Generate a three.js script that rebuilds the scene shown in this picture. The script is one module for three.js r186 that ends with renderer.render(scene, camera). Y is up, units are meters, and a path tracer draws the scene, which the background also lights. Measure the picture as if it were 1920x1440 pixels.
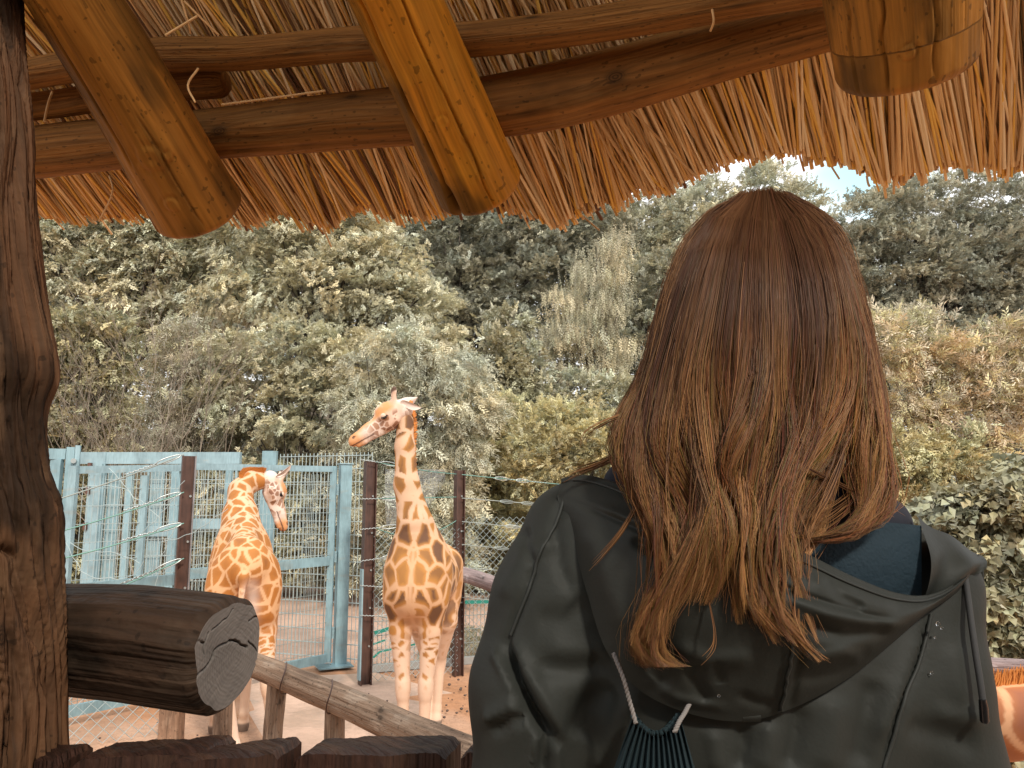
import * as THREE from 'three';
import * as BGU from 'three/addons/utils/BufferGeometryUtils.js';

// ---------------------------------------------------------------- camera, sky, sun, exposure
const F = 1442, PITCH = 8.3 * Math.PI / 180, EYE = 2.5;           // focal length in photo pixels, tilt, eye height over the yard
const scene = new THREE.Scene();
const camera = new THREE.PerspectiveCamera(2 * Math.atan(720 / F) * 180 / Math.PI, 4 / 3, 0.05, 600);
camera.position.set(0, EYE, 0);
camera.rotation.set(PITCH, 0, 0);
const renderer = new THREE.WebGLRenderer({ antialias: true });
renderer.setSize(1024, 768);
renderer.toneMapping = THREE.LinearToneMapping;
renderer.toneMappingExposure = 1.0;
renderer.shadowMap.enabled = true;

// ---------------------------------------------------------------- random numbers and noise
function rng(seed) { let a = seed >>> 0; return () => { a = (a + 0x6D2B79F5) | 0; let t = Math.imul(a ^ (a >>> 15), 1 | a); t = (t + Math.imul(t ^ (t >>> 7), 61 | t)) ^ t; return ((t ^ (t >>> 14)) >>> 0) / 4294967296; }; }
const clamp = (x, a = 0, b = 1) => Math.min(b, Math.max(a, x)), lerp = (a, b, t) => a + (b - a) * t;
const sstep = (a, b, x) => { const t = clamp((x - a) / (b - a)); return t * t * (3 - 2 * t); };
const hash3 = (x, y, z) => { let h = (Math.imul(x, 374761393) + Math.imul(y, 668265263) + Math.imul(z, 2147483647 - 1274126177)) | 0; h = Math.imul(h ^ (h >>> 13), 1274126177); h ^= h >>> 16; return (h >>> 0) / 4294967296; };
function noise3(x, y, z) {
  const ix = Math.floor(x), iy = Math.floor(y), iz = Math.floor(z); let fx = x - ix, fy = y - iy, fz = z - iz;
  fx = fx * fx * (3 - 2 * fx); fy = fy * fy * (3 - 2 * fy); fz = fz * fz * (3 - 2 * fz);
  const l = lerp, h = hash3;
  return l(l(l(h(ix, iy, iz), h(ix + 1, iy, iz), fx), l(h(ix, iy + 1, iz), h(ix + 1, iy + 1, iz), fx), fy), l(l(h(ix, iy, iz + 1), h(ix + 1, iy, iz + 1), fx), l(h(ix, iy + 1, iz + 1), h(ix + 1, iy + 1, iz + 1), fx), fy), fz);
}
function fbm(x, y, z, o = 4) { let s = 0, a = 0.5, n = 0; for (let i = 0; i < o; i++) { s += a * noise3(x, y, z); n += a; a *= 0.5; x = x * 2.03 + 7.1; y = y * 2.03 + 3.3; z = z * 2.03 + 1.7; } return s / n; }

const V = (x, y, z) => new THREE.Vector3(x, y, z);
const CP = Math.cos(PITCH), SP = Math.sin(PITCH);
// the point seen at photo pixel (px, py) that lies the distance D in front of the eye
function at(px, py, D) { const x = (px - 960) / F, u = (720 - py) / F, y = u * CP + SP, z = CP - u * SP; return V(x * D / z, EYE + y * D / z, -D); }
function ground(px, py, h = 0) { const x = (px - 960) / F, u = (720 - py) / F, y = u * CP + SP, z = CP - u * SP, s = (h - EYE) / y; return V(x * s, h, -z * s); }
function pix(p) { const y = p.y - EYE, z = -p.z, w = z * CP + y * SP, u = (y * CP - z * SP) / w; return [960 + F * p.x / w, 720 - F * u]; }
const M_PER_PX = (D) => D / F;

const sun = new THREE.DirectionalLight(new THREE.Color().setRGB(1.0, 0.93, 0.82), 3.4);
const SUN = V(0.35, 0.72, 0.60).normalize();
sun.position.copy(SUN).multiplyScalar(60); sun.target.position.set(0, 0, -12);
sun.castShadow = true; sun.shadow.radius = 9; sun.shadow.mapSize.set(2048, 2048);
Object.assign(sun.shadow.camera, { left: -30, right: 30, top: 30, bottom: -30, near: 1, far: 150 });
scene.add(sun, sun.target);
{ // bright, thin broken cloud with paler teal breaks
  const W = 512, H = 256, data = new Float32Array(W * H * 4);
  for (let r = 0; r < H; r++) for (let c = 0; c < W; c++) {
    const el = ((r + 0.5) / H - 0.5) * Math.PI, az = ((c + 0.5) / W - 0.5) * 2 * Math.PI, x = Math.cos(az) * Math.cos(el), z = Math.sin(az) * Math.cos(el), y = Math.sin(el);
    const n = fbm(x * 5 + 9, y * 8 + 4, z * 5 + 2, 5), k = sstep(0.26, 0.40, n), up = 0.9 + 0.35 * Math.max(0, y), i = (r * W + c) * 4;
    const dn = y < 0 ? 0.45 : 1;
    data[i] = lerp(0.72, 1.5, k) * up * dn; data[i + 1] = lerp(1.12, 1.52, k) * up * dn; data[i + 2] = lerp(1.25, 1.54, k) * up * dn; data[i + 3] = 1;
  }
  const sky = new THREE.DataTexture(data, W, H, THREE.RGBAFormat, THREE.FloatType);
  sky.mapping = THREE.EquirectangularReflectionMapping; sky.magFilter = sky.minFilter = THREE.LinearFilter; sky.needsUpdate = true;
  scene.background = sky; scene.environment = sky;
}

// ---------------------------------------------------------------- naming
const taken = new Map();
function numbered(name) { const n = taken.get(name) ?? 0; taken.set(name, n + 1); return n ? name + '_' + String(n).padStart(3, '0') : name; }
function tag(o, label, category, group) { o.userData.label = label; o.userData.category = category; if (group) o.userData.group = group; return o; }
function thing(name, label, category, p = [0, 0, 0], turn = 0, group) { const o = new THREE.Group(); o.name = numbered(name); o.position.set(...p); o.rotation.y = turn; scene.add(o); return tag(o, label, category, group); }
function part(name, geo, mat, parent) { const m = new THREE.Mesh(geo, mat); m.name = parent ? name : numbered(name); m.castShadow = m.receiveShadow = true; (parent ?? scene).add(m); return m; }
function structure(name, geo, mat) { const m = part(name, geo, mat); m.userData.kind = 'structure'; return m; }
function stuffPart(name, geo, mat, mats, cols, parent) {
  const m = new THREE.InstancedMesh(geo, mat, mats.length / 16); m.name = parent ? name : numbered(name);
  m.instanceMatrix.array.set(mats); if (cols) m.instanceColor = new THREE.InstancedBufferAttribute(new Float32Array(cols), 3);
  m.castShadow = m.receiveShadow = true; m.userData.kind = 'stuff'; (parent ?? scene).add(m); return m;
}

// ---------------------------------------------------------------- geometry helpers
const mergeG = (list) => list.length === 1 ? list[0] : BGU.mergeGeometries(list.map((g) => g.index ? g.toNonIndexed() : g));
const std = (r, g, b, rough = 0.8, more = {}) => new THREE.MeshPhysicalMaterial({ color: new THREE.Color().setRGB(r, g, b), roughness: rough, ...more });
// a bar of rectangular section between two points, w across (horizontal), h along the up direction
function bar(a, b, w, h, bev = 0) {
  const d = b.clone().sub(a), L = d.length(); d.normalize();
  let up = Math.abs(d.y) > 0.9 ? V(0, 0, 1) : V(0, 1, 0); const s = V().crossVectors(d, up).normalize(); up = V().crossVectors(s, d);
  const g = new THREE.BoxGeometry(w, h, L); g.applyMatrix4(new THREE.Matrix4().makeBasis(s, up, d.clone().negate()).setPosition(a.clone().add(b).multiplyScalar(0.5))); return g;
}
// a tube through points with radius per point; sides n; capped; uv.x round it, uv.y along in metres
function tube(pts, rad, n = 6, caps = true, squash) {
  const P = pts, m = P.length, pos = [], nor = [], uv = [], idx = [], R = (i) => Array.isArray(rad) ? rad[i] : rad;
  let side = null, along = 0;
  for (let i = 0; i < m; i++) {
    const t = (P[Math.min(i + 1, m - 1)].clone().sub(P[Math.max(i - 1, 0)])).normalize();
    if (!side) side = V().crossVectors(t, Math.abs(t.y) > 0.9 ? V(1, 0, 0) : V(0, 1, 0)).normalize(); else side.sub(t.clone().multiplyScalar(side.dot(t))).normalize();
    const up = V().crossVectors(side, t);
    if (i) along += P[i].distanceTo(P[i - 1]);
    for (let k = 0; k <= n; k++) { const a = k / n * Math.PI * 2, c = Math.cos(a), s = Math.sin(a) * (squash ?? 1); const d = side.clone().multiplyScalar(c).addScaledVector(up, s); pos.push(P[i].x + d.x * R(i), P[i].y + d.y * R(i), P[i].z + d.z * R(i)); d.normalize(); nor.push(d.x, d.y, d.z); uv.push(k / n, along); }
  }
  for (let i = 0; i < m - 1; i++) for (let k = 0; k < n; k++) { const a = i * (n + 1) + k, b = a + n + 1; idx.push(a, b, a + 1, a + 1, b, b + 1); }
  if (caps) for (const e of [0, m - 1]) { const t = (e ? P[m - 1].clone().sub(P[m - 2]) : P[0].clone().sub(P[1])).normalize(), c = pos.length / 3; pos.push(P[e].x, P[e].y, P[e].z); nor.push(t.x, t.y, t.z); uv.push(0.5, along * !!e); for (let k = 0; k <= n; k++) { const j = (e * (n + 1) + k) * 3; pos.push(pos[j], pos[j + 1], pos[j + 2]); nor.push(t.x, t.y, t.z); uv.push(k / n, along * !!e); } for (let k = 0; k < n; k++) e ? idx.push(c, c + 2 + k, c + 1 + k) : idx.push(c, c + 1 + k, c + 2 + k); }
  const g = new THREE.BufferGeometry(); g.setAttribute('position', new THREE.Float32BufferAttribute(pos, 3)); g.setAttribute('normal', new THREE.Float32BufferAttribute(nor, 3)); g.setAttribute('uv', new THREE.Float32BufferAttribute(uv, 2)); g.setIndex(idx); return g;
}
// a surface over a grid: f(u, v) gives a point, u and v from 0 to 1
function sheet(nu, nv, f, uvf, color) {
  const pos = [], uv = [], idx = [], col = [];
  for (let j = 0; j <= nv; j++) for (let i = 0; i <= nu; i++) { const u = i / nu, v = j / nv, p = f(u, v); pos.push(p.x, p.y, p.z); const q = uvf ? uvf(u, v, p) : [u, v]; uv.push(q[0], q[1]); if (color) col.push(...color(u, v, p)); }
  for (let j = 0; j < nv; j++) for (let i = 0; i < nu; i++) { const a = j * (nu + 1) + i, b = a + nu + 1; idx.push(a, a + 1, b, a + 1, b + 1, b); }
  const g = new THREE.BufferGeometry(); g.setAttribute('position', new THREE.Float32BufferAttribute(pos, 3)); g.setAttribute('uv', new THREE.Float32BufferAttribute(uv, 2)); if (color) g.setAttribute('color', new THREE.Float32BufferAttribute(col, 3)); g.setIndex(idx); g.computeVertexNormals(); return g;
}
// smooth curve through 2-D or 3-D arrays: value at t in 0..1
function spline(list) { const n = list[0].length, c = new THREE.CatmullRomCurve3(list.map((p) => V(p[0], p[1], n > 2 ? p[2] : 0)), false, 'centripetal'); return (t) => c.getPoint(clamp(t)); }
function texture(w, h, f, srgb) { const d = new Uint8Array(w * h * 4); for (let y = 0; y < h; y++) for (let x = 0; x < w; x++) { const c = f(x / w, y / h), i = (y * w + x) * 4; for (let k = 0; k < 3; k++) d[i + k] = clamp(srgb ? Math.pow(clamp(c[k]), 1 / 2.2) : c[k]) * 255; d[i + 3] = 255; } const t = new THREE.DataTexture(d, w, h); t.wrapS = t.wrapT = THREE.RepeatWrapping; t.magFilter = t.minFilter = THREE.LinearFilter; if (srgb) t.colorSpace = THREE.SRGBColorSpace; t.needsUpdate = true; return t; }
// noise that repeats: x and y from 0 to 1, p periods of the coarsest octave
function tileNoise(x, y, px, py, o = 4, s = 0) { let a = 0.5, t = 0, n = 0; for (let i = 0; i < o; i++) { const X = x * px, Y = y * py, ix = Math.floor(X), iy = Math.floor(Y); let fx = X - ix, fy = Y - iy; fx = fx * fx * (3 - 2 * fx); fy = fy * fy * (3 - 2 * fy); const h = (i2, j2) => hash3(((i2 % px) + px) % px, ((j2 % py) + py) % py, s + i * 17); t += a * lerp(lerp(h(ix, iy), h(ix + 1, iy), fx), lerp(h(ix, iy + 1), h(ix + 1, iy + 1), fx), fy); n += a; a *= 0.5; px *= 2; py *= 2; } return t / n; }
function spl(pts, n) { return new THREE.CatmullRomCurve3(pts).getPoints(n); }
// ---------------------------------------------------------------- ground
const sandTex = texture(1024, 1024, (u, v) => { const a = tileNoise(u, v, 4, 4, 7, 1), b = tileNoise(u, v, 40, 40, 4, 5), c = tileNoise(u, v, 160, 160, 2, 8); const k = clamp(0.5 + (a - 0.5) * 1.5 + (b - 0.5) * 0.7 + (c - 0.5) * 0.5), speck = c > 0.83 ? 0.62 : 1; return [lerp(0.56, 0.83, k) * speck, lerp(0.56, 0.83, k) * speck, lerp(0.55, 0.83, k) * speck]; });
const sandBump = texture(1024, 1024, (u, v) => { const a = tileNoise(u, v, 24, 24, 6, 2), s = tileNoise(u, v, 128, 128, 2, 3); const k = a * 0.8 + (s > 0.8 ? 0.25 : 0); return [k, k, k]; });
function terrain(x, z) { // the yard is flat, the ground rises behind the path into a wooded bank
  const d = -z; return 7.5 * sstep(31, 62, d + 4 * (noise3(x * 0.07, 3, z * 0.07) - 0.5)) + 0.5 * sstep(24, 34, d) * fbm(x * 0.2, 1, z * 0.2, 3);
}
const mGround = new THREE.MeshStandardMaterial({ vertexColors: true, map: sandTex, bumpMap: sandBump, bumpScale: 0.03, roughness: 0.95, color: new THREE.Color().setRGB(0.84, 0.76, 0.69) });
{
  const xs = [], zs = []; for (let i = 0; i <= 150; i++) { const t = i / 150 * 2 - 1; xs.push(26 * t + 134 * t * t * t * t * t); } for (let j = 0; j <= 170; j++) { const t = j / 170; zs.push(10 - 62 * t - 128 * t * t * t * t); }
  const col = (x, z) => {
    const d = -z, n = fbm(x * 0.5, 0, z * 0.5, 4), n2 = fbm(x * 1.7 + 5, 2, z * 1.7, 3);
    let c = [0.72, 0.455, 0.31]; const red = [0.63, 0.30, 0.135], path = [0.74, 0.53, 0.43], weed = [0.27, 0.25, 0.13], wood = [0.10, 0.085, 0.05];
    const mix = (b, k) => { c = c.map((v, i) => lerp(v, b[i], k)); };
    mix(red, sstep(0.5, 0.62, n + 0.28 * Math.exp(-((d - 10.6) ** 2) / 1.4)) * 0.75);
    mix([0.80, 0.56, 0.43], sstep(0.55, 0.7, n2) * 0.5);
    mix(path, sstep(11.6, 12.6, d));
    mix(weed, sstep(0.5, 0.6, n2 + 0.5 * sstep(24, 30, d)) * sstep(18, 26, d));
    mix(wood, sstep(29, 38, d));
    return c;
  };
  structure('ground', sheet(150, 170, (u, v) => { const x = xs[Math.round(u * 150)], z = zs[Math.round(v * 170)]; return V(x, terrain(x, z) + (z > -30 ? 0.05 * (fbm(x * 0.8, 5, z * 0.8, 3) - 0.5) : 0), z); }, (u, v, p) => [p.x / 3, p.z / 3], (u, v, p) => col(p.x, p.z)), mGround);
}
{ // the worn, partly wet concrete apron in front of the gate
  const m = new THREE.MeshStandardMaterial({ color: new THREE.Color().setRGB(0.68, 0.455, 0.335), map: sandTex, bumpMap: sandBump, bumpScale: 0.008, roughness: 0.9 });
  m.roughnessMap = texture(512, 512, (u, v) => { const k = lerp(0.32, 1, sstep(0.46, 0.56, tileNoise(u, v, 3, 3, 5, 9))); return [k, k, k]; });
  for (const [a, b, c, d] of [[[430, 1275], [705, 1262], [960, 1290], [960, 1440]]]) {
    const A = ground(...a), B = ground(...b), C = ground(960, 1330), D = ground(520, 1430);
    structure('concrete_slab', sheet(40, 24, (u, v) => { const p = A.clone().lerp(B, u).lerp(D.clone().lerp(C, u), v); p.y = 0.006; return p; }, (u, v, p) => [p.x / 2.1, p.z / 2.1]), m);
  }
}
{ // dung and pebbles lying on the sand
  const g = new THREE.IcosahedronGeometry(1, 1), r = rng(5), mats = [], M = new THREE.Matrix4(); { const p = g.attributes.position; for (let i = 0; i < p.count; i++) { const k = 0.8 + 0.4 * noise3(p.getX(i) * 2, p.getY(i) * 2, p.getZ(i) * 2); p.setXYZ(i, p.getX(i) * k, p.getY(i) * k * 0.7, p.getZ(i) * k); } g.computeVertexNormals(); }
  for (let i = 0; i < 90; i++) { const p = i < 40 ? ground(800 + r() * 110, 1265 + r() * 90, 0.045) : ground(150 + r() * 760, 1240 + r() * 170, 0.045), s = 0.008 + 0.012 * r() * r() + (i < 20 ? 0.008 : 0); M.makeRotationY(r() * 6).scale(V(s, s, s)).setPosition(p.x, p.y + s * 0.3, p.z); mats.push(...M.elements); }
  tag(stuffPart('dung_pellets', g, std(0.09, 0.06, 0.045, 0.9), mats), 'small dark dung pellets scattered on the sand', 'dung');
}
// ---------------------------------------------------------------- fences, gate, barrier rails
const galvTex = texture(512, 512, (u, v) => { const a = tileNoise(u, v, 6, 6, 6, 21), b = tileNoise(u, v, 64, 10, 3, 22), k = clamp(0.82 + (a - 0.5) * 0.5 + (b - 0.5) * 0.3); const st = tileNoise(u, v, 5, 14, 4, 23); const w = sstep(0.6, 0.72, st) * 0.35; return [k * (0.86 + w * 0.2), k * (0.97 - w * 0.1), k * (1 - w * 0.25)]; });
const mGalv = new THREE.MeshStandardMaterial({ color: new THREE.Color().setRGB(0.31, 0.42, 0.45), map: galvTex, metalness: 0.15, roughness: 0.5 });
const mGalvPale = new THREE.MeshStandardMaterial({ color: new THREE.Color().setRGB(0.36, 0.46, 0.49), map: galvTex, metalness: 0.15, roughness: 0.5 });
const mMesh = new THREE.MeshStandardMaterial({ color: new THREE.Color().setRGB(0.40, 0.48, 0.48), metalness: 0.2, roughness: 0.5 });
const mMeshDark = new THREE.MeshStandardMaterial({ color: new THREE.Color().setRGB(0.26, 0.29, 0.27), metalness: 0.2, roughness: 0.55 });
const mGreen = std(0.02, 0.22, 0.17, 0.45);
const rustTex = texture(512, 512, (u, v) => { const a = tileNoise(u, v, 5, 5, 6, 31), b = tileNoise(u, v, 50, 6, 3, 33), k = clamp(0.7 + (a - 0.5) * 1.1 + (b - 0.5) * 0.5); return [k, k * 0.97, k * 0.95]; });
const mBrown = new THREE.MeshStandardMaterial({ color: new THREE.Color().setRGB(0.125, 0.062, 0.045), map: rustTex, roughness: 0.45, metalness: 0.1 });
const mGreyPost = new THREE.MeshStandardMaterial({ color: new THREE.Color().setRGB(0.38, 0.36, 0.37), map: rustTex, roughness: 0.5, metalness: 0.3 });
const mWire = std(0.12, 0.25, 0.21, 0.4, { metalness: 0.3 }), mClip = std(0.42, 0.45, 0.44, 0.35, { metalness: 0.6 });
const onFence = (P, h) => V(P.x, h, P.z);
const boxUV = (g) => { const p = g.attributes.position, n = g.attributes.normal, uv = []; for (let i = 0; i < p.count; i++) { const ax = Math.abs(n.getX(i)), ay = Math.abs(n.getY(i)), az = Math.abs(n.getZ(i)); uv.push(ay > ax && ay > az ? p.getX(i) : (ax > az ? p.getZ(i) : p.getX(i)), ay > ax && ay > az ? p.getZ(i) : p.getY(i)); } g.setAttribute('uv', new THREE.Float32BufferAttribute(uv, 2)); return g; };
const rail = (name, a, b, w, h, mat, parent) => part(name, boxUV(bar(a, b, w, h)), mat, parent);
// vertical bars and paired horizontal bars of a welded mesh panel between A and B
function weldedMesh(A, B, y0, y1, step, rowStep, rad, mat, parent, double = false) {
  const L = Math.hypot(B.x - A.x, B.z - A.z), n = Math.round(L / step), list = [], P = (t, y) => V(lerp(A.x, B.x, t), y, lerp(A.z, B.z, t));
  const nx = -(B.z - A.z) / L, nz = (B.x - A.x) / L, off = (p, d) => V(p.x + nx * d, p.y, p.z + nz * d);
  for (let i = 0; i <= n; i++) list.push(bar(P(i / n, y0), P(i / n, y1 + (double ? 0.03 : 0)), rad * 2, rad * 2));
  for (let y = y0 + 0.06; y < y1 + 0.001; y += rowStep) for (const s of double ? [-1, 1] : [1]) list.push(bar(off(P(0, y), s * rad * 2.1), off(P(1, y), s * rad * 2.1), rad * 2.2, rad * 2.2));
  const m = part('wire_mesh', mergeG(list), mat, parent); return m;
}
function chainLink(A, B, y0, y1, pitch, rad, mat, parent) {
  const L = Math.hypot(B.x - A.x, B.z - A.z), H = y1 - y0, P = (s, y) => V(lerp(A.x, B.x, s / L), y0 + y, lerp(A.z, B.z, s / L)), list = [], r = rng(3);
  for (let k = -H; k < L; k += pitch) for (const d of [1, -1]) {
    const s0 = Math.max(0, k), s1 = Math.min(L, k + H); if (s1 - s0 < 0.02) continue; let a = s0 - k, b = s1 - k; if (d < 0) { a = H - a; b = H - b; }
    const m = Math.ceil((s1 - s0) / 0.35), pts = []; for (let i = 0; i <= m; i++) { const p = P(lerp(s0, s1, i / m), lerp(a, b, i / m)); p.z += 0.02 * (r() - 0.5) + d * rad; p.x += 0.012 * (r() - 0.5); pts.push(p); } list.push(tube(pts, rad, 3, false));
  }
  return part('chain_link_mesh', mergeG(list), mat, parent);
}
function sagWire(a, b, sag, rad, n = 14) { const pts = []; for (let i = 0; i <= n; i++) { const t = i / n, p = a.clone().lerp(b, t); p.y -= sag * 4 * t * (1 - t); pts.push(p); } return tube(pts, rad, 5); }
// a wire strainer: an elongated loop with a twisted tail
function strainer(p, dir, s = 1) { const d = dir.clone().normalize(), pts = []; for (let i = 0; i <= 20; i++) { const a = i / 20 * Math.PI * 2; pts.push(p.clone().addScaledVector(d, Math.cos(a) * 0.13 * s).add(V(0, Math.sin(a) * 0.028 * s, 0.01 * Math.sin(a * 2)))); } const tail = []; for (let i = 0; i <= 30; i++) tail.push(p.clone().addScaledVector(d, (0.13 + i * 0.011) * s).add(V(0, Math.sin(i * 1.3) * 0.006 * s, Math.cos(i * 1.3) * 0.006 * s))); return mergeG([tube(pts, 0.007 * s, 5, false), tube(tail, 0.007 * s, 5)]); }

// --- steel posts of the wire fence (H sections)
const PA = at(355, 855, 8.7), PB = at(695, 865, 10.76), PC = at(862, 882, 11.3);
function steelPost(P, top, label, mats, w, pale) {
  const t = thing('fence_post', label, 'post', [P.x, 0, P.z], 0.5, 'steel posts of the wire fence');
  const H = top, bx = (x, z, sx, sz, y0 = 0, y1 = H) => { const g = new THREE.BoxGeometry(sx, y1 - y0, sz); g.translate(x, (y0 + y1) / 2, z); return boxUV(g); };
  part('flange', bx(-w / 2, 0, 0.014, w), mats[0], t); part('flange', bx(w / 2, 0, 0.014, w), mats[1], t); part('web', bx(0, 0, w - 0.016, 0.01), mats[0], t);
  for (let y = 0.5; y < H; y += 0.5) { const b = new THREE.CylinderGeometry(0.014, 0.014, 0.02, 6); b.rotateX(Math.PI / 2); b.translate(w / 2 - 0.03, y, 0.012); part('bolt', b, mClip, t); }
  if (pale) part('cover_strip', bx(-w / 2 - 0.022, w * 0.2, 0.02, w * 0.75, 0.08, 1.52), mGalvPale, t);
  return t;
}
steelPost(PA, PA.y, 'tall brown steel fence post left of the giraffe seen from behind', [mBrown, mGreyPost], 0.13);
steelPost(PB, PB.y, 'brown steel fence post with a pale strip on its lower half, beside the gate', [mBrown, mBrown], 0.14, true);
steelPost(PC, PC.y, 'brown steel fence post right of the standing giraffe\'s neck', [mBrown, mBrown], 0.12);

// --- four strained wires left of the first post, and the ones from the second post on
{
  const t = thing('strand_wire_fence', 'four green strained wires sloping down to the left from the brown post', 'wire fence', [0, 0, 0]);
  [[852, 936, 103], [923, 994, 104], [981, 1044, 104], [1047, 1150, 106]].forEach(([y0, y1, x1], i) => {
    const a = at(345, y0, 8.62), b = at(x1 - 70, y1 + 22, 7.9); part('wire', sagWire(a, b, 0.03, 0.0075), i === 0 ? mMeshDark : mWire, t);
    part('strainer', strainer(a.clone().lerp(b, 0.1), b.clone().sub(a)), mClip, t);
    const br = []; for (let k = 0; k < 12; k++) { const p = a.clone().lerp(b, 0.2 + k * 0.03), q = p.clone().add(V(0.03, 0.02, 0.01)); br.push(tube([p.clone().add(V(-0.03, -0.01, 0)), p, q], 0.006, 4)); } if (i === 3) part('barb', mergeG(br), mMeshDark, t);
  });
  part('loose_wire', mergeG([0, 1, 2, 3, 4, 5, 6, 7].map((k) => { const r = rng(40 + k), p = at(140 + r() * 190, 950 + r() * 130, 8.5), pts = [p.clone()]; const d = V(r() - 0.5, r() - 0.5, 0).normalize(); for (let i = 0; i < 9; i++) { d.x += (r() - 0.5) * 0.9; d.y += (r() - 0.5) * 0.9; d.normalize(); p.addScaledVector(d, 0.09); pts.push(p.clone()); } return tube(spl(pts, 30), 0.0035, 4); })), mMesh, t);
  const L = at(60, 1300, 7.9), R = at(347, 1300, 8.66); chainLink(V(L.x, 0, L.z), V(R.x, 0, R.z), 0.02, 1.45, 0.13, 0.0036, mMesh, t);
}
{
  const t = thing('strand_wire_fence', 'green strained wires with clips between the posts behind the standing giraffe', 'wire fence', [0, 0, 0]);
  const B = (y) => at(705, y, 10.7), C = (y) => at(856, y, 11.24);
  [[866, 889], [935, 932], [990, 976], [1048, 1026], [1100, 1112], [1155, 1160]].forEach(([y0, y1], i) => { const a = B(y0), b = C(y1); part('wire', sagWire(a, b, [0.02, 0.0, 0.16, 0.0, 0.03, 0.02][i], 0.0065), i < 3 ? mWire : mMeshDark, t); part('strainer', strainer(a.clone().lerp(b, 0.16), a.clone().sub(b), 0.9), mClip, t); });
  chainLink(V(PB.x + 0.08, 0, PB.z + 0.02), V(PC.x, 0, PC.z + 0.02), 0.05, 2.05, 0.105, 0.0032, mMesh, t);
}
{
  const t = thing('strand_wire_fence', 'green strained wires running from the last post behind the person\'s left arm', 'wire fence', [0, 0, 0]);
  const D = (y) => at(1190, y, 11.9);
  [[890, 922], [934, 960], [978, 1010], [1021, 1052], [1064, 1090], [1120, 1150]].forEach(([y0, y1], i) => { const a = at(866, y0, 11.24), b = D(y1); part('wire', sagWire(a, b, 0.0, 0.0065), i ? mMeshDark : mWire, t); for (const k of [0.22, 0.34]) part('strainer', strainer(a.clone().lerp(b, k + 0.03 * (i % 3)), b.clone().sub(a), 0.8), i % 2 ? mMeshDark : mClip, t); });
  const E = D(1100); chainLink(V(PC.x + 0.05, 0, PC.z), V(E.x, 0, E.z), 0.3, 2.2, 0.1, 0.0032, mMesh, t);
  const pl = thing('fence_post', 'brown steel fence post behind the person, mostly hidden', 'post', [E.x, 0, E.z]); part('shaft', boxUV(new THREE.BoxGeometry(0.12, 2.65, 0.12).translate(0, 1.32, 0)), mBrown, pl);
}
// --- torn netting hanging on the wires behind the giraffe's neck
{
  const g = []; const P = (u, v) => { const p = at(lerp(722, 832, u), lerp(880, 985, v) , 11.5); p.z -= 0.12 * noise3(u * 3, v * 3, 1); return p; };
  for (let i = 0; i <= 44; i++) { const u = i / 44, pts = []; const vm = u < 0.45 ? 1 : clamp(1.15 - (u - 0.45) * 1.7, 0.06, 1); for (let j = 0; j <= 6; j++) pts.push(P(u + 0.01 * noise3(i, j, 2), j / 6 * vm)); g.push(tube(pts, 0.0024, 3, false)); }
  for (let j = 0; j <= 40; j++) { const v = j / 40, um = v < 0.15 ? 1 : clamp(1.0 - (v - 0.1) * 0.62, 0.3, 1), pts = []; for (let i = 0; i <= 8; i++) pts.push(P(i / 8 * um, v + 0.01 * noise3(i, j, 3))); g.push(tube(pts, 0.0024, 3, false)); }
  tag(part('netting', mergeG(g), std(0.40, 0.41, 0.41, 0.7)), 'torn fine grey netting hanging from the wires behind the giraffe\'s neck', 'netting');
}
// --- the galvanised gate: two leaves on either side of the first steel post
const GR = ground(636, 1250), GLr = at(128, 1000, 8.75), GL = V(GLr.x, 0, GLr.z);
const gateAt = (px) => { const k = (px - 960) / F; let lo = 0, hi = 1; for (let i = 0; i < 40; i++) { const m = (lo + hi) / 2, p = GL.clone().lerp(GR, m); p.y = 2; (pix(p)[0] < px) ? lo = m : hi = m; } return GL.clone().lerp(GR, lo); };
function gateLeaf(x0, x1, label, H0, H1, mid, mids, mesh) {
  const a = gateAt(x0), b = gateAt(x1), t = thing('steel_gate', label, 'gate', [a.x, 0, a.z]); const A = V(0, 0, 0), B = b.clone().sub(a), P = (k, y) => V(B.x * k, y, B.z * k), L = B.length(), e = 0.045 / L;
  part('stile', boxUV(bar(P(0, 0.1), P(0, H0), 0.09, 0.075)), mGalvPale, t); part('stile', boxUV(bar(P(1, 0.1), P(1, H1), 0.09, 0.075)), mGalv, t);
  rail('rail', P(e, H0 - 0.045), P(1 - e, H1 - 0.045), 0.06, 0.085, mGalvPale, t); rail('rail', P(e, mid), P(1 - e, mid + 0.02), 0.06, 0.13, mGalv, t); rail('rail', P(e, 0.16), P(1 - e, 0.16), 0.06, 0.12, mGalv, t);
  if (mids) for (const k of mids) part('stile', boxUV(bar(P(k, mid + 0.07), P(k, H0 - 0.09), 0.085, 0.05)), mGalvPale, t);
  weldedMesh(P(e, 0).add(V(0, 0, -0.005)), P(1 - e, 0).add(V(0, 0, -0.005)), mid + 0.05, H0 - 0.1, 0.062, 0.205, 0.0028, mMesh, t);
  weldedMesh(P(e, 0).add(V(0, 0, -0.005)), P(1 - e, 0).add(V(0, 0, -0.005)), 0.2, mid - 0.06, 0.062, 0.205, 0.0028, mMeshDark, t);
  return t;
}
gateLeaf(128, 338, 'left leaf of the blue grey steel gate behind the sloping wires', 2.84, 2.9, 1.46, [0.62]);
gateLeaf(352, 622, 'right leaf of the blue grey steel gate beside the giraffe seen from behind', 2.92, 2.95, 1.53);
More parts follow.
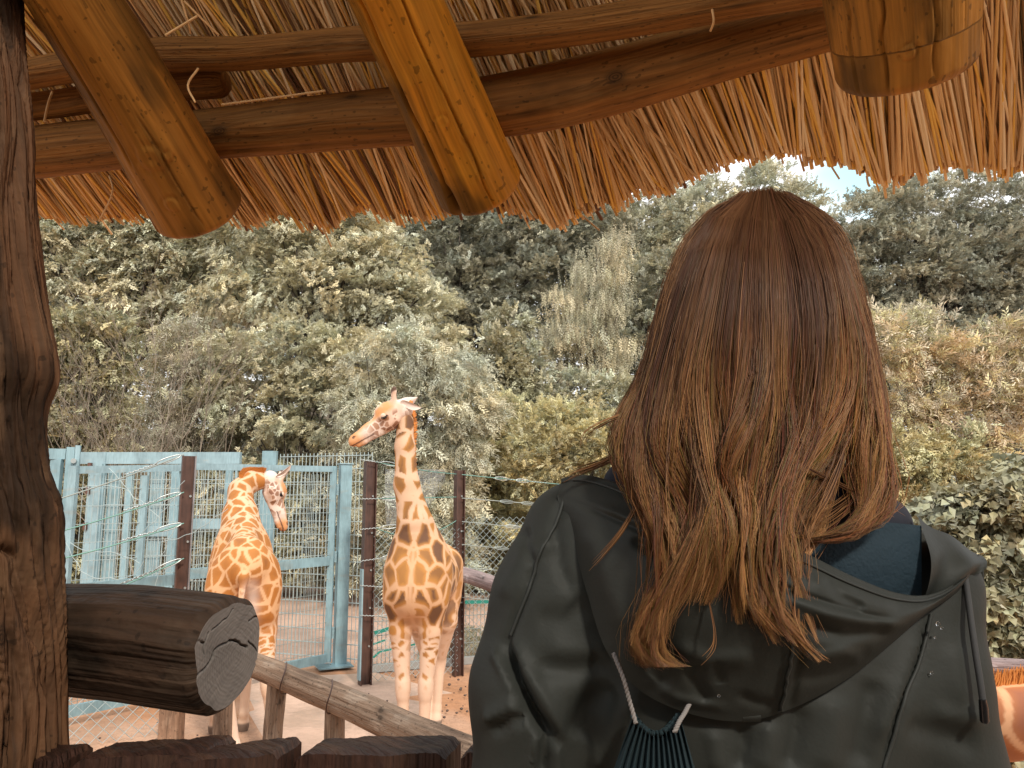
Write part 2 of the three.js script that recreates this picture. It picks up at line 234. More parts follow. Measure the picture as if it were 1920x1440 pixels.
{ // gate posts
  const g = thing('gate_post', 'wide blue grey steel post at the right end of the gate', 'gate post', [GR.x, 0, GR.z], 0.45);
  part('shaft', boxUV(new THREE.BoxGeometry(0.17, 2.98, 0.17).translate(0, 1.49, 0)), mGalv, g); part('cap', boxUV(new THREE.BoxGeometry(0.21, 0.014, 0.21).translate(0, 2.99, 0)), mGalvPale, g); part('base_plate', boxUV(new THREE.BoxGeometry(0.5, 0.02, 0.34).translate(-0.1, 0.04, 0.1)), mGalv, g);
  for (const y of [0.5, 1.6, 2.6]) part('hinge', new THREE.CylinderGeometry(0.03, 0.03, 0.16, 10).translate(-0.12, y, 0.03), mGalvPale, g);
  const p = at(124, 900, 8.8), h = thing('gate_post', 'turquoise grey steel post at the left end of the gate beside the gnarled trunk', 'gate post', [p.x, 0, p.z - 0.12], 0.3);
  part('shaft', boxUV(new THREE.BoxGeometry(0.085, 3.06, 0.1).translate(-0.03, 1.53, 0)), mGalv, h); part('flange', boxUV(new THREE.BoxGeometry(0.05, 3.08, 0.05).translate(0.045, 1.54, 0.04)), mGalvPale, h); for (const y of [2.9, 2.78]) part('bolt', new THREE.CylinderGeometry(0.03, 0.03, 0.06, 8).rotateX(Math.PI / 2).translate(0.02, y, 0.08), mClip, h);
  const f = thing('steel_gate', 'turquoise grey gate frame at the left edge behind the gnarled trunk', 'gate', [p.x - 0.06, 0, p.z - 0.1]); rail('rail', V(-1.6, 2.98, 0.5), V(-0.02, 2.98, 0), 0.08, 0.12, mGalv, f); part('stile', boxUV(bar(V(-0.1, 0.1, 0.03), V(-0.1, 2.92, 0.03), 0.12, 0.07)), mGalv, f); rail('rail', V(-1.6, 1.5, 0.5), V(-0.16, 1.5, 0.05), 0.06, 0.1, mGalv, f); weldedMesh(V(-1.6, 0, 0.5), V(-0.15, 0, 0.04), 0.2, 2.9, 0.062, 0.4, 0.0028, mMeshDark, f);
}
{ // the sluice frame behind the gate: beam, columns, pale upright sheets, mesh panels
  const D0 = 13.2, t = thing('sluice_gate', 'pale blue grey frame of beams and upright sheets behind the gate', 'steel frame', [0, 0, 0]);
  const P = (x, y) => at(x, y, D0), foot = (x) => { const p = P(x, 900); return V(p.x, 0, p.z); }, top = P(300, 848).y;
  const up = (x, w, m, y1 = top, z = 0, y0 = 0, d = 0.1, name = 'column') => { const p = foot(x); part(name, boxUV(new THREE.BoxGeometry(w, y1 - y0, d).translate(p.x, (y0 + y1) / 2, p.z + z)), m, t); };
  up(184, 0.27, mGalvPale, top, 0.02); up(505, 0.24, mGalv, top + 0.02, 0.02); up(244, 0.1, mGalv, top - 0.25, 0); up(333, 0.16, mGalv, top - 0.25, 0.03); up(430, 0.1, mGalv, top - 0.25, 0);
  up(212, 0.20, mGalv, top - 0.24, -0.06, 0.6, 0.012, 'sheet_panel'); up(292, 0.24, mGalvPale, top - 0.3, -0.07, 0.7, 0.012, 'sheet_panel'); up(194, 0.03, mGalvPale, top - 0.2, 0.09, 0.4, 0.03, 'angle_bar'); up(281, 0.03, mGalvPale, top - 0.24, 0.06, 0.4, 0.03, 'angle_bar'); up(445, 0.03, mGalvPale, top - 0.24, 0.06, 0.4, 0.03, 'angle_bar');
  const a = P(171, 0), b = P(521, 0); rail('beam', V(a.x + 0.3, top - 0.1, a.z), V(b.x - 0.26, top - 0.1, b.z), 0.12, 0.2, mGalvPale, t);
  for (const [x0, x1, y] of [[256, 324, 996], [345, 422, 982], [438, 494, 978]]) { const p = P(x0, y), q = P(x1, y); rail('rail', p, q, 0.06, 0.17, mGalvPale, t); }
  for (const [x0, x1] of [[196, 238], [250, 325], [345, 424], [436, 494]]) weldedMesh(foot(x0), foot(x1), 0.2, top - 0.24, 0.062, 0.42, 0.0042, mMesh, t);
  for (const y of [2.0, 2.6, 3.0]) part('hinge', boxUV(new THREE.BoxGeometry(0.06, 0.12, 0.05).translate(foot(172).x, y, foot(172).z + 0.09)), mBrown, t);
}
{ // welded mesh panel right of the frame, dark low mesh with green bars beside it
  const t = thing('mesh_fence', 'tall grey welded mesh fence between the steel frame and the brown post', 'mesh fence', [0, 0, 0]);
  const a = at(524, 900, 12.3), b = at(697, 900, 11.75); weldedMesh(V(a.x, 0, a.z), V(b.x, 0, b.z), 0.06, at(600, 853, 12).y, 0.068, 0.2, 0.0045, mMesh, t, true);
  const p = thing('mesh_fence', 'low dark welded mesh fence with green bars behind the standing giraffe\'s legs', 'mesh fence', [0, 0, 0]);
  const c = at(700, 1200, 11.55), d = at(1010, 1100, 12.6); weldedMesh(V(c.x, 0, c.z), V(d.x, 0, d.z), 0.04, 1.02, 0.062, 0.2, 0.0045, mMeshDark, p);
  const bars = [[[872, 1129, 12.05], [980, 1127, 12.3], 0.05], [[702, 1187, 11.4], [732, 1178, 11.5], 0.05], [[700, 1208, 11.4], [722, 1200, 11.45], 0.02], [[700, 1233, 11.3], [712, 1222, 11.35], 0.02], [[712, 1222, 11.35], [778, 1208, 11.5], 0.02]];
  for (const [q, r, w] of bars) part('rail', bar(at(...q), at(...r), 0.03, w), mGreen, p);
  structure('kerb_strip', boxUV(bar(V(c.x - 0.1, 0.05, c.z + 0.06), V(d.x, 0.05, d.z + 0.06), 0.1, 0.1)), std(0.30, 0.29, 0.27, 0.9));
}
// ---------------------------------------------------------------- trees and shrubs
// a sprig: a twig with leaves, each leaf folded along its midrib
function sprigGeo(n, len, leafL, leafW, seed, droop = 0.2, spread = 1) {
  const r = rng(seed), pos = [], idx = [];
  for (let i = 0; i < n; i++) {
    const t = n === 1 ? 0 : i / (n - 1), a = i * 2.4 + r(), base = V(0.02 * (r() - 0.5), -droop * len * t * t, len * t - len * 0.3);
    const dir = V(Math.cos(a) * spread, (r() - 0.35) * 0.8 * spread - droop * 0.6, 0.55 + 0.5 * r()).normalize(), side = V(-dir.z, 0.25 * (r() - 0.5), dir.x).normalize(), nrm = V().crossVectors(side, dir).normalize();
    const L = leafL * (0.7 + 0.6 * r()), W = leafW * (0.7 + 0.6 * r()), k = pos.length / 3, q = (f, s, h) => { const p = base.clone().addScaledVector(dir, f * L).addScaledVector(side, s * W).addScaledVector(nrm, h * W); pos.push(p.x, p.y, p.z); };
    q(0, 0, 0); q(0.45, 0.5, 0.22); q(0.5, 0, 0); q(0.45, -0.5, 0.22); q(1, 0, -0.15);
    idx.push(k, k + 1, k + 2, k, k + 2, k + 3, k + 2, k + 1, k + 4, k + 2, k + 4, k + 3);
  }
  const g = new THREE.BufferGeometry(); g.setAttribute('position', new THREE.Float32BufferAttribute(pos, 3)); g.setIndex(idx); const f = g.toNonIndexed(); f.computeVertexNormals(); return f;
}
const leafMat = (rough = 0.5, tr = 0.35) => new THREE.MeshPhysicalMaterial({ color: 0xffffff, roughness: rough, side: THREE.DoubleSide, specularIntensity: 0.9, transmission: 0 });
const mLeaf = leafMat(0.42), mLeafDull = leafMat(0.6), mLeafThin = new THREE.MeshPhysicalMaterial({ color: 0xffffff, roughness: 0.85, side: THREE.DoubleSide, transmission: 0.5, thickness: 0 });
const SPRIGS = {
  broad: [sprigGeo(9, 0.26, 0.12, 0.075, 1), sprigGeo(9, 0.24, 0.115, 0.08, 2)],
  fine: [sprigGeo(12, 0.26, 0.095, 0.045, 3), sprigGeo(12, 0.28, 0.10, 0.042, 4)],
  narrow: [sprigGeo(11, 0.30, 0.13, 0.036, 5, 0.35), sprigGeo(11, 0.30, 0.14, 0.034, 6, 0.35)],
  large: [sprigGeo(4, 0.16, 0.115, 0.10, 7, 0.3), sprigGeo(4, 0.15, 0.11, 0.105, 8, 0.3)],
  hang: [sprigGeo(12, 0.42, 0.07, 0.042, 9, 0, 1.7), sprigGeo(12, 0.42, 0.072, 0.04, 10, 0, 1.7)],
};
const barkTex = texture(256, 512, (u, v) => { const k = clamp(0.5 + (tileNoise(u, v, 12, 5, 5, 61) - 0.5) * 1.8); return [k, k, k]; });
const mBark = new THREE.MeshStandardMaterial({ color: new THREE.Color().setRGB(0.24, 0.20, 0.155), map: barkTex, bumpMap: barkTex, bumpScale: 0.02, roughness: 0.95 });
const mTwig = std(0.27, 0.22, 0.17, 0.9);
let totalSprigs = 0;
// lobes: [px, py, radius in px, squash, depth offset]; the crown is a shell of leafy boughs round each lobe
function tree(o) {
  const r = rng(o.seed), D = o.D, [bx, by] = o.base, B = at(bx, by, D), y0 = terrain(B.x, B.z), t = thing(o.name, o.label, o.category ?? 'tree', [B.x, y0, B.z]);
  const O = V(B.x, y0, B.z), lobes = o.lobes.map(([x, y, R, sq = 0.9, dz = 0]) => ({ c: at(x, y, D + dz).sub(O), R: R * (D + dz) / F, sq }));
  if (o.category === 'shrub') { const Hm = Math.max(...lobes.map((L) => L.c.y)), xs = lobes.map((L) => L.c.x), x0 = Math.min(...xs), x1 = Math.max(...xs), R0 = lobes.reduce((s, L) => s + L.R, 0) / lobes.length; for (const hh of [0.18, 0.42]) for (let k = 0; k < 4; k++) lobes.push({ c: V(lerp(x0, x1, (k + 0.5) / 4), Hm * hh, (r() - 0.5) * R0), R: R0 * 0.95, sq: 0.9 }); }
  const kinds = [[], []], cols = [[], []], M = new THREE.Matrix4(), q = new THREE.Quaternion(), q2 = new THREE.Quaternion(), S = (o.scale ?? 1) * 0.84, dens = o.dens ?? 1, X = V(0, 0, 1);
  const toEye = V(0, EYE, 0).sub(O).normalize();
  for (const L of lobes) {
    const nb = Math.max(6, Math.round(24 * L.R * L.R * (o.boughs ?? 1) / (S * S) + 8));
    for (let b = 0; b < nb; b++) {
      let d; do { d = V(r() * 2 - 1, r() * 2 - 1, r() * 2 - 1); } while (d.lengthSq() > 1 || d.lengthSq() < 0.05); d.normalize();
      if (d.dot(toEye) < -0.35 && r() < 0.75) continue;                         // fewer boughs on the far side, which nothing shows
      const inner = r() < 0.22, k = inner ? 0.35 + 0.45 * r() : 0.72 + 0.42 * Math.pow(noise3(d.x * 2.6 + o.seed, d.y * 2.6, d.z * 2.6), 1) + 0.1 * (r() - 0.5);
      const c = L.c.clone().add(V(d.x, d.y * L.sq, d.z).multiplyScalar(L.R * k)); if (c.y + O.y < 0.1) continue;
      const br = (0.34 + 0.30 * r()) * S * (o.bough ?? 1), n = Math.round((20 + 16 * r()) * dens), tone = 0.8 + 0.4 * r(), warm = (r() - 0.5) * (o.vary ?? 0.16);
      const out = d.clone().add(V(0, 0.35, 0)).normalize();
      for (let i = 0; i < n; i++) {
        const g = V(r() + r() + r() - 1.5, (r() + r() + r() - 1.5) * 0.55, r() + r() + r() - 1.5).multiplyScalar(br * 0.95), p = c.clone().add(g).addScaledVector(out, br * 0.3 * (r() - 0.3));
        const dir = out.clone().multiplyScalar(0.7).add(V(r() - 0.5, (r() - 0.5) * 0.7 - (o.droop ?? 0.1), r() - 0.5).multiplyScalar(1.5)).normalize();
        if (o.hang) dir.set((r() - 0.5) * 0.55, -1, (r() - 0.5) * 0.55).normalize();
        q.setFromUnitVectors(X, dir); q2.setFromAxisAngle(X, o.hang ? r() * 6.28 : (r() - 0.5) * 1.4); q.multiply(q2);
        const s = S * (0.75 + 0.5 * r()); M.compose(p, q, V(s, s, s)); const w = i & 1; for (const e of M.elements) kinds[w].push(e);
        const tt = tone * (0.72 + 0.56 * r()), c3 = o.alt && r() < (o.altShare ?? 0.2) ? o.alt : o.color; cols[w].push(c3[0] * tt * (1 + warm), c3[1] * tt, c3[2] * tt * (1 - warm));
      }
    }
  }
  const sp = SPRIGS[o.leaf];
  for (const w of [0, 1]) { totalSprigs += kinds[w].length / 16; const m = stuffPart('crown', sp[w], w ? mLeafThin : mLeaf, kinds[w], cols[w], t); }
  // trunk and limbs that reach the lobes
  const H = Math.max(...lobes.map((L) => L.c.y)), stems = o.stems ?? 1, tr = o.trunk ?? 0.16;
  const trunkPts = [], lean = V((r() - 0.5) * 0.5, 0, (r() - 0.5) * 0.3); for (let i = 0; i <= 8; i++) { const k = i / 8; trunkPts.push(V(lean.x * k + 0.1 * (r() - 0.5), H * 0.9 * k - (i ? 0 : 0.2), lean.z * k + 0.1 * (r() - 0.5))); }
  part('trunk', tube(spl(trunkPts, 20), Array.from({ length: 21 }, (_, i) => tr * (1.15 - i / 21 * 0.9)), 8), mBark, t);
  const limbs = []; for (const L of lobes) for (let k = 0; k < 3; k++) { const s0 = trunkPts[1 + Math.floor(r() * 5)], e = L.c.clone().add(V(r() - 0.5, r() * 0.8 - 0.1, r() - 0.5).multiplyScalar(L.R * 1.5)); if (e.y < s0.y + 0.1) e.y = s0.y + 0.2; const m = s0.clone().lerp(e, 0.5).add(V((r() - 0.5) * 0.5, 0.2 * L.R, (r() - 0.5) * 0.5)); limbs.push(tube(spl([s0, m, e], 8), Array.from({ length: 9 }, (_, i) => tr * 0.5 * (1 - i / 10) * (0.5 + 0.4 * (L.R / 4))), 5)); }
  const lm = part('limbs', mergeG(limbs), mBark, t); lm.userData.kind = 'stuff';
  return t;
}
const OLIVE = [0.45, 0.42, 0.27], PALE = [0.61, 0.58, 0.42], YEL = [0.58, 0.52, 0.29], GREY = [0.50, 0.48, 0.36], DARK = [0.33, 0.32, 0.235], PEACH = [0.62, 0.52, 0.37], DEEP = [0.27, 0.255, 0.15];

// far row on the bank
tree({ name: 'broadleaf_tree', label: 'tall dark grey green tree in the middle distance behind the yellowish one', seed: 11, D: 38, base: [860, 900], leaf: 'fine', S: 1, scale: 1.35, color: DARK, alt: GREY, altShare: 0.25, trunk: 0.3, lobes: [[830, 455, 95], [930, 430, 105], [1040, 430, 95], [880, 545, 100], [990, 535, 110], [1100, 440, 80], [940, 350, 100], [1080, 350, 90], [820, 360, 90], [780, 420, 70]] });
tree({ name: 'broadleaf_tree', label: 'grey green tree rising behind the crown of the person\'s head under the sky', seed: 12, D: 42, base: [1330, 900], leaf: 'fine', scale: 1.4, color: GREY, alt: PALE, altShare: 0.35, trunk: 0.3, lobes: [[1200, 445, 75], [1290, 430, 75], [1250, 370, 50], [1440, 352, 52], [1330, 500, 110], [1500, 405, 62], [1230, 560, 100], [1400, 420, 70], [1170, 360, 70], [1330, 372, 45]], dens: 0.9 });
tree({ name: 'broadleaf_tree', label: 'tall dark grey green tree filling the upper right corner below the thatch', seed: 13, D: 33, base: [1760, 900], leaf: 'fine', scale: 1.2, color: DARK, alt: GREY, altShare: 0.35, trunk: 0.32, lobes: [[1640, 430, 85], [1740, 395, 80], [1850, 390, 90], [1690, 510, 105], [1810, 500, 110], [1900, 520, 90], [1610, 520, 80], [1780, 590, 100], [1640, 610, 80], [1700, 680, 90], [1600, 700, 80], [1960, 430, 110], [1880, 610, 90], [1570, 470, 55], [1680, 375, 40]] });
tree({ name: 'broadleaf_tree', label: 'dark tree with visible stems between the weeping birch and the person\'s hair', seed: 14, D: 36, base: [1220, 900], leaf: 'fine', scale: 1.3, color: DARK, alt: OLIVE, altShare: 0.3, trunk: 0.28, lobes: [[1190, 560, 70], [1230, 640, 80], [1180, 700, 70], [1260, 520, 60]] });
tree({ name: 'broadleaf_tree', label: 'pale green tree at the far left beside the gnarled trunk, under the thatch edge', seed: 15, D: 27, base: [190, 900], leaf: 'broad', scale: 1.1, color: PALE, alt: OLIVE, altShare: 0.4, trunk: 0.25, droop: 0.35, lobes: [[120, 470, 85], [220, 430, 90], [320, 440, 85], [150, 560, 95], [260, 530, 95], [370, 520, 90], [60, 420, 80], [300, 370, 90], [120, 360, 90], [340, 610, 80]] });
tree({ name: 'broadleaf_tree', label: 'large pale yellowish tree with feathery leaves left of the middle, its crown sloping right', seed: 16, D: 25, base: [600, 900], leaf: 'fine', scale: 1.05, color: [0.58, 0.53, 0.35], alt: PALE, altShare: 0.35, trunk: 0.28, lobes: [[470, 450, 90], [560, 430, 85], [650, 440, 85], [720, 490, 75], [520, 540, 95], [620, 540, 100], [730, 580, 85], [800, 600, 65], [440, 370, 80], [560, 350, 90], [690, 400, 70], [820, 670, 62], [430, 560, 70], [760, 520, 55]], bough: 1.05, droop: 0.3 });
tree({ name: 'weeping_birch', label: 'tan weeping birch with hanging twigs right of the middle', seed: 17, D: 28, base: [1100, 900], leaf: 'hang', scale: 1.15, hang: true, color: [0.50, 0.45, 0.31], alt: OLIVE, altShare: 0.25, trunk: 0.14, dens: 0.8, lobes: [[1130, 500, 38, 1.3], [1110, 560, 55, 1.3], [1060, 600, 50, 1.3], [1130, 630, 55, 1.4], [1090, 670, 60, 1.3], [1155, 460, 25, 1.3], [1150, 560, 30, 1.4], [1040, 660, 40, 1.3]] });
// middle row
tree({ name: 'leafy_shrub', category: 'shrub', label: 'olive shrub with fine light leaves in front of the large yellowish tree', seed: 18, D: 20, base: [570, 900], leaf: 'fine', scale: 0.9, color: OLIVE, alt: PALE, altShare: 0.3, trunk: 0.1, lobes: [[480, 690, 70], [560, 660, 70], [640, 690, 70], [520, 770, 80], [620, 780, 80], [420, 760, 60], [430, 660, 50], [690, 760, 55]], droop: 0.25 });
tree({ name: 'leafy_shrub', category: 'shrub', label: 'grey green willow shrub behind the standing giraffe\'s head', seed: 19, D: 18, base: [780, 920], leaf: 'narrow', scale: 0.85, color: GREY, alt: PALE, altShare: 0.4, trunk: 0.1, lobes: [[700, 690, 60], [770, 670, 65], [840, 700, 60], [720, 780, 75], [800, 790, 75], [870, 770, 55], [680, 850, 50], [780, 870, 55], [860, 840, 50]], droop: 0.3 });
tree({ name: 'leafy_shrub', category: 'shrub', label: 'brownish olive shrub just left of the large yellowish tree\'s lower crown', seed: 20, D: 21, base: [380, 900], leaf: 'narrow', scale: 0.95, color: [0.42, 0.37, 0.27], alt: OLIVE, altShare: 0.4, trunk: 0.1, lobes: [[330, 740, 70], [400, 700, 60], [390, 800, 70], [290, 810, 60], [470, 830, 60], [350, 650, 50]], droop: 0.3 });
tree({ name: 'leafy_shrub', category: 'shrub', label: 'olive green bush beside the gnarled trunk above the gate', seed: 21, D: 17, base: [150, 900], leaf: 'broad', scale: 0.8, color: [0.44, 0.40, 0.23], alt: DEEP, altShare: 0.3, trunk: 0.1, lobes: [[140, 640, 60], [110, 720, 65], [180, 720, 55], [130, 800, 70], [210, 800, 50], [200, 640, 45], [80, 820, 60], [60, 650, 60]], droop: 0.2 });
tree({ name: 'leafy_shrub', category: 'shrub', label: 'yellow green rounded bush left of the person\'s shoulder', seed: 22, D: 19, base: [1070, 950], leaf: 'fine', scale: 0.85, color: YEL, alt: OLIVE, altShare: 0.25, trunk: 0.1, lobes: [[1010, 830, 55], [1070, 800, 60], [1130, 830, 60], [1050, 870, 60], [1120, 890, 60], [1190, 850, 60], [980, 880, 40]] });
tree({ name: 'leafy_shrub', category: 'shrub', label: 'yellow green bush between the giraffe\'s neck and the rounded yellow bush', seed: 23, D: 21, base: [930, 950], leaf: 'fine', scale: 0.9, color: [0.50, 0.45, 0.26], alt: YEL, altShare: 0.4, trunk: 0.1, lobes: [[890, 780, 55], [950, 790, 55], [920, 850, 60], [860, 860, 50], [970, 860, 45]] });
tree({ name: 'leafy_shrub', category: 'shrub', label: 'grey olive shrub at the foot of the weeping birch', seed: 24, D: 24, base: [1000, 930], leaf: 'broad', scale: 0.95, color: OLIVE, alt: GREY, altShare: 0.4, trunk: 0.1, lobes: [[920, 660, 55], [970, 690, 55], [1000, 750, 55], [940, 740, 55], [1080, 750, 55], [1150, 760, 60], [950, 610, 35], [1190, 800, 55]] });
tree({ name: 'leafy_shrub', category: 'shrub', label: 'peach tinted shrub with upright tips at the right edge beside the person\'s hair', seed: 25, D: 14, base: [1800, 950], leaf: 'narrow', scale: 0.8, color: PEACH, alt: YEL, altShare: 0.35, trunk: 0.09, lobes: [[1680, 660, 60], [1760, 680, 65], [1850, 700, 65], [1920, 660, 60], [1700, 750, 65], [1800, 770, 75], [1900, 770, 70], [1640, 630, 35], [1730, 610, 30], [1880, 630, 35], [1960, 720, 60]], droop: 0.1 });
tree({ name: 'leafy_shrub', category: 'shrub', label: 'yellow green bush low on the right just beside the person\'s hair', seed: 26, D: 11.5, base: [1730, 1000], leaf: 'fine', scale: 0.7, color: YEL, alt: [0.33, 0.29, 0.14], altShare: 0.35, trunk: 0.08, lobes: [[1690, 850, 60], [1740, 890, 65], [1660, 910, 55], [1800, 860, 55], [1700, 960, 60], [1780, 930, 55], [1640, 830, 40]] });
tree({ name: 'leafy_shrub', category: 'shrub', label: 'dense dark green hedge shrub with large leaves right of the person\'s shoulder', seed: 27, D: 7.6, base: [1860, 1200], leaf: 'large', scale: 0.9, color: DEEP, alt: [0.34, 0.30, 0.17], altShare: 0.3, trunk: 0.06, boughs: 1.6, dens: 1.3, bough: 0.6, lobes: [[1860, 960, 80], [1930, 920, 80], [1820, 1040, 85], [1910, 1050, 100], [1850, 1130, 100], [1930, 1160, 100], [1800, 960, 50], [1780, 1120, 90], [1840, 1210, 90], [1930, 1230, 80], [1980, 1000, 90]], droop: 0.45 });
// bare twigs
{
  const P = at(265, 850, 16.4), y0 = 0, t = thing('dry_shrub', 'bare brown twiggy shrub among the green ones above the gate', 'shrub', [P.x, y0, P.z]), r = rng(77), list = [];
  const grow = (p, d, L, rad, lvl) => { const pts = [p.clone()], q = p.clone(), dd = d.clone(); for (let i = 0; i < 5; i++) { dd.add(V((r() - 0.5) * 0.35, 0.06, (r() - 0.5) * 0.35)).normalize(); q.addScaledVector(dd, L / 5); pts.push(q.clone()); } list.push(tube(pts, pts.map((_, i) => rad * (1 - i * 0.13)), lvl ? 3 : 5, false)); if (lvl < 4) { const n = lvl === 0 ? 4 : 4; for (let k = 0; k < n; k++) { const b = pts[2 + Math.floor(r() * 4)]; grow(b, dd.clone().add(V((r() - 0.5) * 1.3, 0.2 * r(), (r() - 0.5) * 1.3)).normalize(), L * (0.6 + 0.2 * r()), rad * 0.55, lvl + 1); } } };
  for (let s = 0; s < 4; s++) grow(V((r() - 0.5) * 1.3, 0, (r() - 0.5) * 0.6), V((r() - 0.5) * 0.7, 1, (r() - 0.5) * 0.3).normalize(), 2.5 + r(), 0.028, 0);
  const m = part('twigs', mergeG(list), mTwig, t); m.userData.kind = 'stuff';
}
{ // the wood on the bank, far off, one mass
  const r = rng(191), M = new THREE.Matrix4(), q = new THREE.Quaternion(), mats = [], cols = [];
  for (let i = 0; i < 56000; i++) { const x = -36 + 72 * r(), z = -45 - 7 * r(), top = (x > 11 ? 11 : 16) * (0.75 + 0.5 * noise3(x * 0.25, 7, z * 0.2)), h = top * Math.sqrt(r()), s = 1.9 * (0.7 + 0.6 * r()); q.setFromEuler(new THREE.Euler(-0.9 + r() * 1.2, r() * 6.28, 0)); M.compose(V(x, terrain(x, z) + h, z + 2.5 * noise3(x * 0.5, h * 0.5, 3)), q, V(s, s, s)); mats.push(...M.elements); const t = 0.7 + 0.6 * r(); cols.push(DARK[0] * t, DARK[1] * t, DARK[2] * t); }
  tag(stuffPart('distant_wood', SPRIGS.broad[0], mLeafDull, mats, cols), 'dark far off wood on the bank seen between the nearer trees', 'wood');
}
{ // undergrowth along the foot of the wood, weeds by the fences, dry grass on the bank
  const r = rng(91), M = new THREE.Matrix4(), q = new THREE.Quaternion(), mats = [], cols = [];
  const put = (x, z, h, s, c) => { q.setFromEuler(new THREE.Euler(-0.9 + r() * 0.9, r() * 6.28, 0)); M.compose(V(x, terrain(x, z) + h, z), q, V(s, s, s)); mats.push(...M.elements); const t = 0.6 + 0.8 * r(); cols.push(c[0] * t, c[1] * t, c[2] * t); };
  for (let i = 0; i < 30000; i++) { const x = -24 + 48 * r(), z = -29 - 9 * r(), h = 4.2 * r() * r() * (0.4 + noise3(x * 0.4, 1, z * 0.4)); put(x, z, h, 1.1, r() < 0.5 ? OLIVE : DEEP); }
  tag(stuffPart('undergrowth', SPRIGS.fine[0], mLeafDull, mats, cols), 'low leafy undergrowth along the foot of the trees', 'undergrowth');
  const m2 = [], c2 = []; const put2 = (x, z, h, s, c) => { q.setFromEuler(new THREE.Euler(-1.2 + r() * 0.9, r() * 6.28, 0)); M.compose(V(x, terrain(x, z) + h, z), q, V(s, s, s)); m2.push(...M.elements); const t = 0.6 + 0.8 * r(); c2.push(c[0] * t, c[1] * t, c[2] * t); };
  for (let i = 0; i < 14000; i++) { const x = -14 + 26 * r(), z = -22 - 8 * r(), n = noise3(x * 0.5, 2, z * 0.5); if (n < 0.42) continue; put2(x, z, 0.25 * r() * n * 2, 0.8, r() < 0.6 ? [0.32, 0.27, 0.15] : OLIVE); }
  for (let i = 0; i < 1800; i++) { const k = r(), x = lerp(-2.2, 2.6, k), z = -lerp(12.0, 13.2, k) - 0.9 * r(), n = noise3(x * 1.1, 3, 1); if (n < 0.35) continue; put2(x, z, 0.42 * r() * n, 0.42, r() < 0.6 ? OLIVE : GREY); }
  for (let i = 0; i < 2500; i++) { const x = -10 + 3.5 * r(), z = -14.5 - 3 * r(); put2(x, z, 0.7 * r() * noise3(x, 3, z), 0.5, r() < 0.7 ? [0.36, 0.29, 0.15] : OLIVE); }
  tag(stuffPart('weeds', SPRIGS.narrow[0], mLeafDull, m2, c2), 'dry grass and weeds behind the gate and along the mesh fence', 'weeds');
}
console.log('sprigs', totalSprigs);
// ---------------------------------------------------------------- the thatched shelter
const HUT_A = 15 * Math.PI / 180, SLOPE = 38 * Math.PI / 180;
const hutD = (px, D0) => D0 / (1 + Math.tan(12 * Math.PI / 180) * (px - 960) / F * 1.03);
const woodTex = (seed, o) => texture(512, 1024, (u, v) => { // u round the log, v along the grain (one metre)
  let kd = 0, kw = 0; for (let i = 0; i < (o.knots ?? 4); i++) { let du = u - hash3(i, seed, 1), dv = v - hash3(i, seed, 2); du -= Math.round(du); dv -= Math.round(dv); const s = 0.012 + 0.016 * hash3(i, seed, 3), d = Math.hypot(du, dv * 1.3) / s; if (d < 6) { kw += 0.05 * Math.exp(-d * 0.6) * Math.sign(du); kd = Math.max(kd, d < 1 ? 0.75 - 0.2 * Math.sin(d * 16) : 0.55 * Math.exp(-(d - 1) * 1.3)); } }
  const warp = kw + 0.05 * (tileNoise(u, v, 3, 3, 3, seed) - 0.5), g = tileNoise(u + warp, v, 48, 3, 4, seed + 1), g2 = tileNoise(u + warp, v, 160, 10, 2, seed + 2), st = tileNoise(u, v, 5, 3, 5, seed + 3), bl = tileNoise(u, v, 8, 10, 4, seed + 4), sp = tileNoise(u, v, 60, 60, 2, seed + 5);
  let k = 0.78 + (g - 0.5) * 0.75 + (g2 - 0.5) * 0.35; const a = sstep(0.48, 0.66, st) * (o.stain ?? 0.6), b = sstep(0.55, 0.75, bl) * (o.pale ?? 0.4), d = (sp > 0.8 ? 0.55 : 1) * (1 - 0.8 * kd);
  return [0, 1, 2].map((i) => lerp(lerp(o.base[i], o.dark[i], a), o.light[i], b) * k * d);
}, true);
const grainBump = texture(512, 1024, (u, v) => { const w = 0.05 * (tileNoise(u, v, 3, 3, 3, 70) - 0.5), k = 0.6 * tileNoise(u + w, v, 64, 3, 4, 71) + 0.4 * tileNoise(u, v, 30, 30, 4, 72); return [k, k, k]; });
const woodMat = (tex, rough = 0.7, bump = 0.006, more = {}) => new THREE.MeshPhysicalMaterial({ map: tex, bumpMap: grainBump, bumpScale: bump, roughness: rough, specularIntensity: 0.22, ...more });
const mRafter = woodMat(woodTex(100, { base: [0.406, 0.169, 0.024], dark: [0.054, 0.030, 0.008], light: [0.483, 0.216, 0.034] }), 0.55, 0.004);
const mRafterB = woodMat(woodTex(140, { base: [0.602, 0.246, 0.018], dark: [0.070, 0.037, 0.006], light: [0.629, 0.308, 0.028], stain: 0.75 }), 0.5, 0.004);
const mPurlin = woodMat(woodTex(110, { base: [0.284, 0.118, 0.025], dark: [0.050, 0.021, 0.005], light: [0.379, 0.181, 0.050], stain: 0.5 }), 0.7, 0.008);
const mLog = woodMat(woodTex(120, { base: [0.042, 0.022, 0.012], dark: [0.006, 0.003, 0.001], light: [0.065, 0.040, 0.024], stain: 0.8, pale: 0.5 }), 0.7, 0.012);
const mTrunkPost = woodMat(woodTex(130, { base: [0.113, 0.051, 0.022], dark: [0.014, 0.006, 0.002], light: [0.151, 0.080, 0.039], stain: 0.8, pale: 0.5 }), 0.75, 0.012);
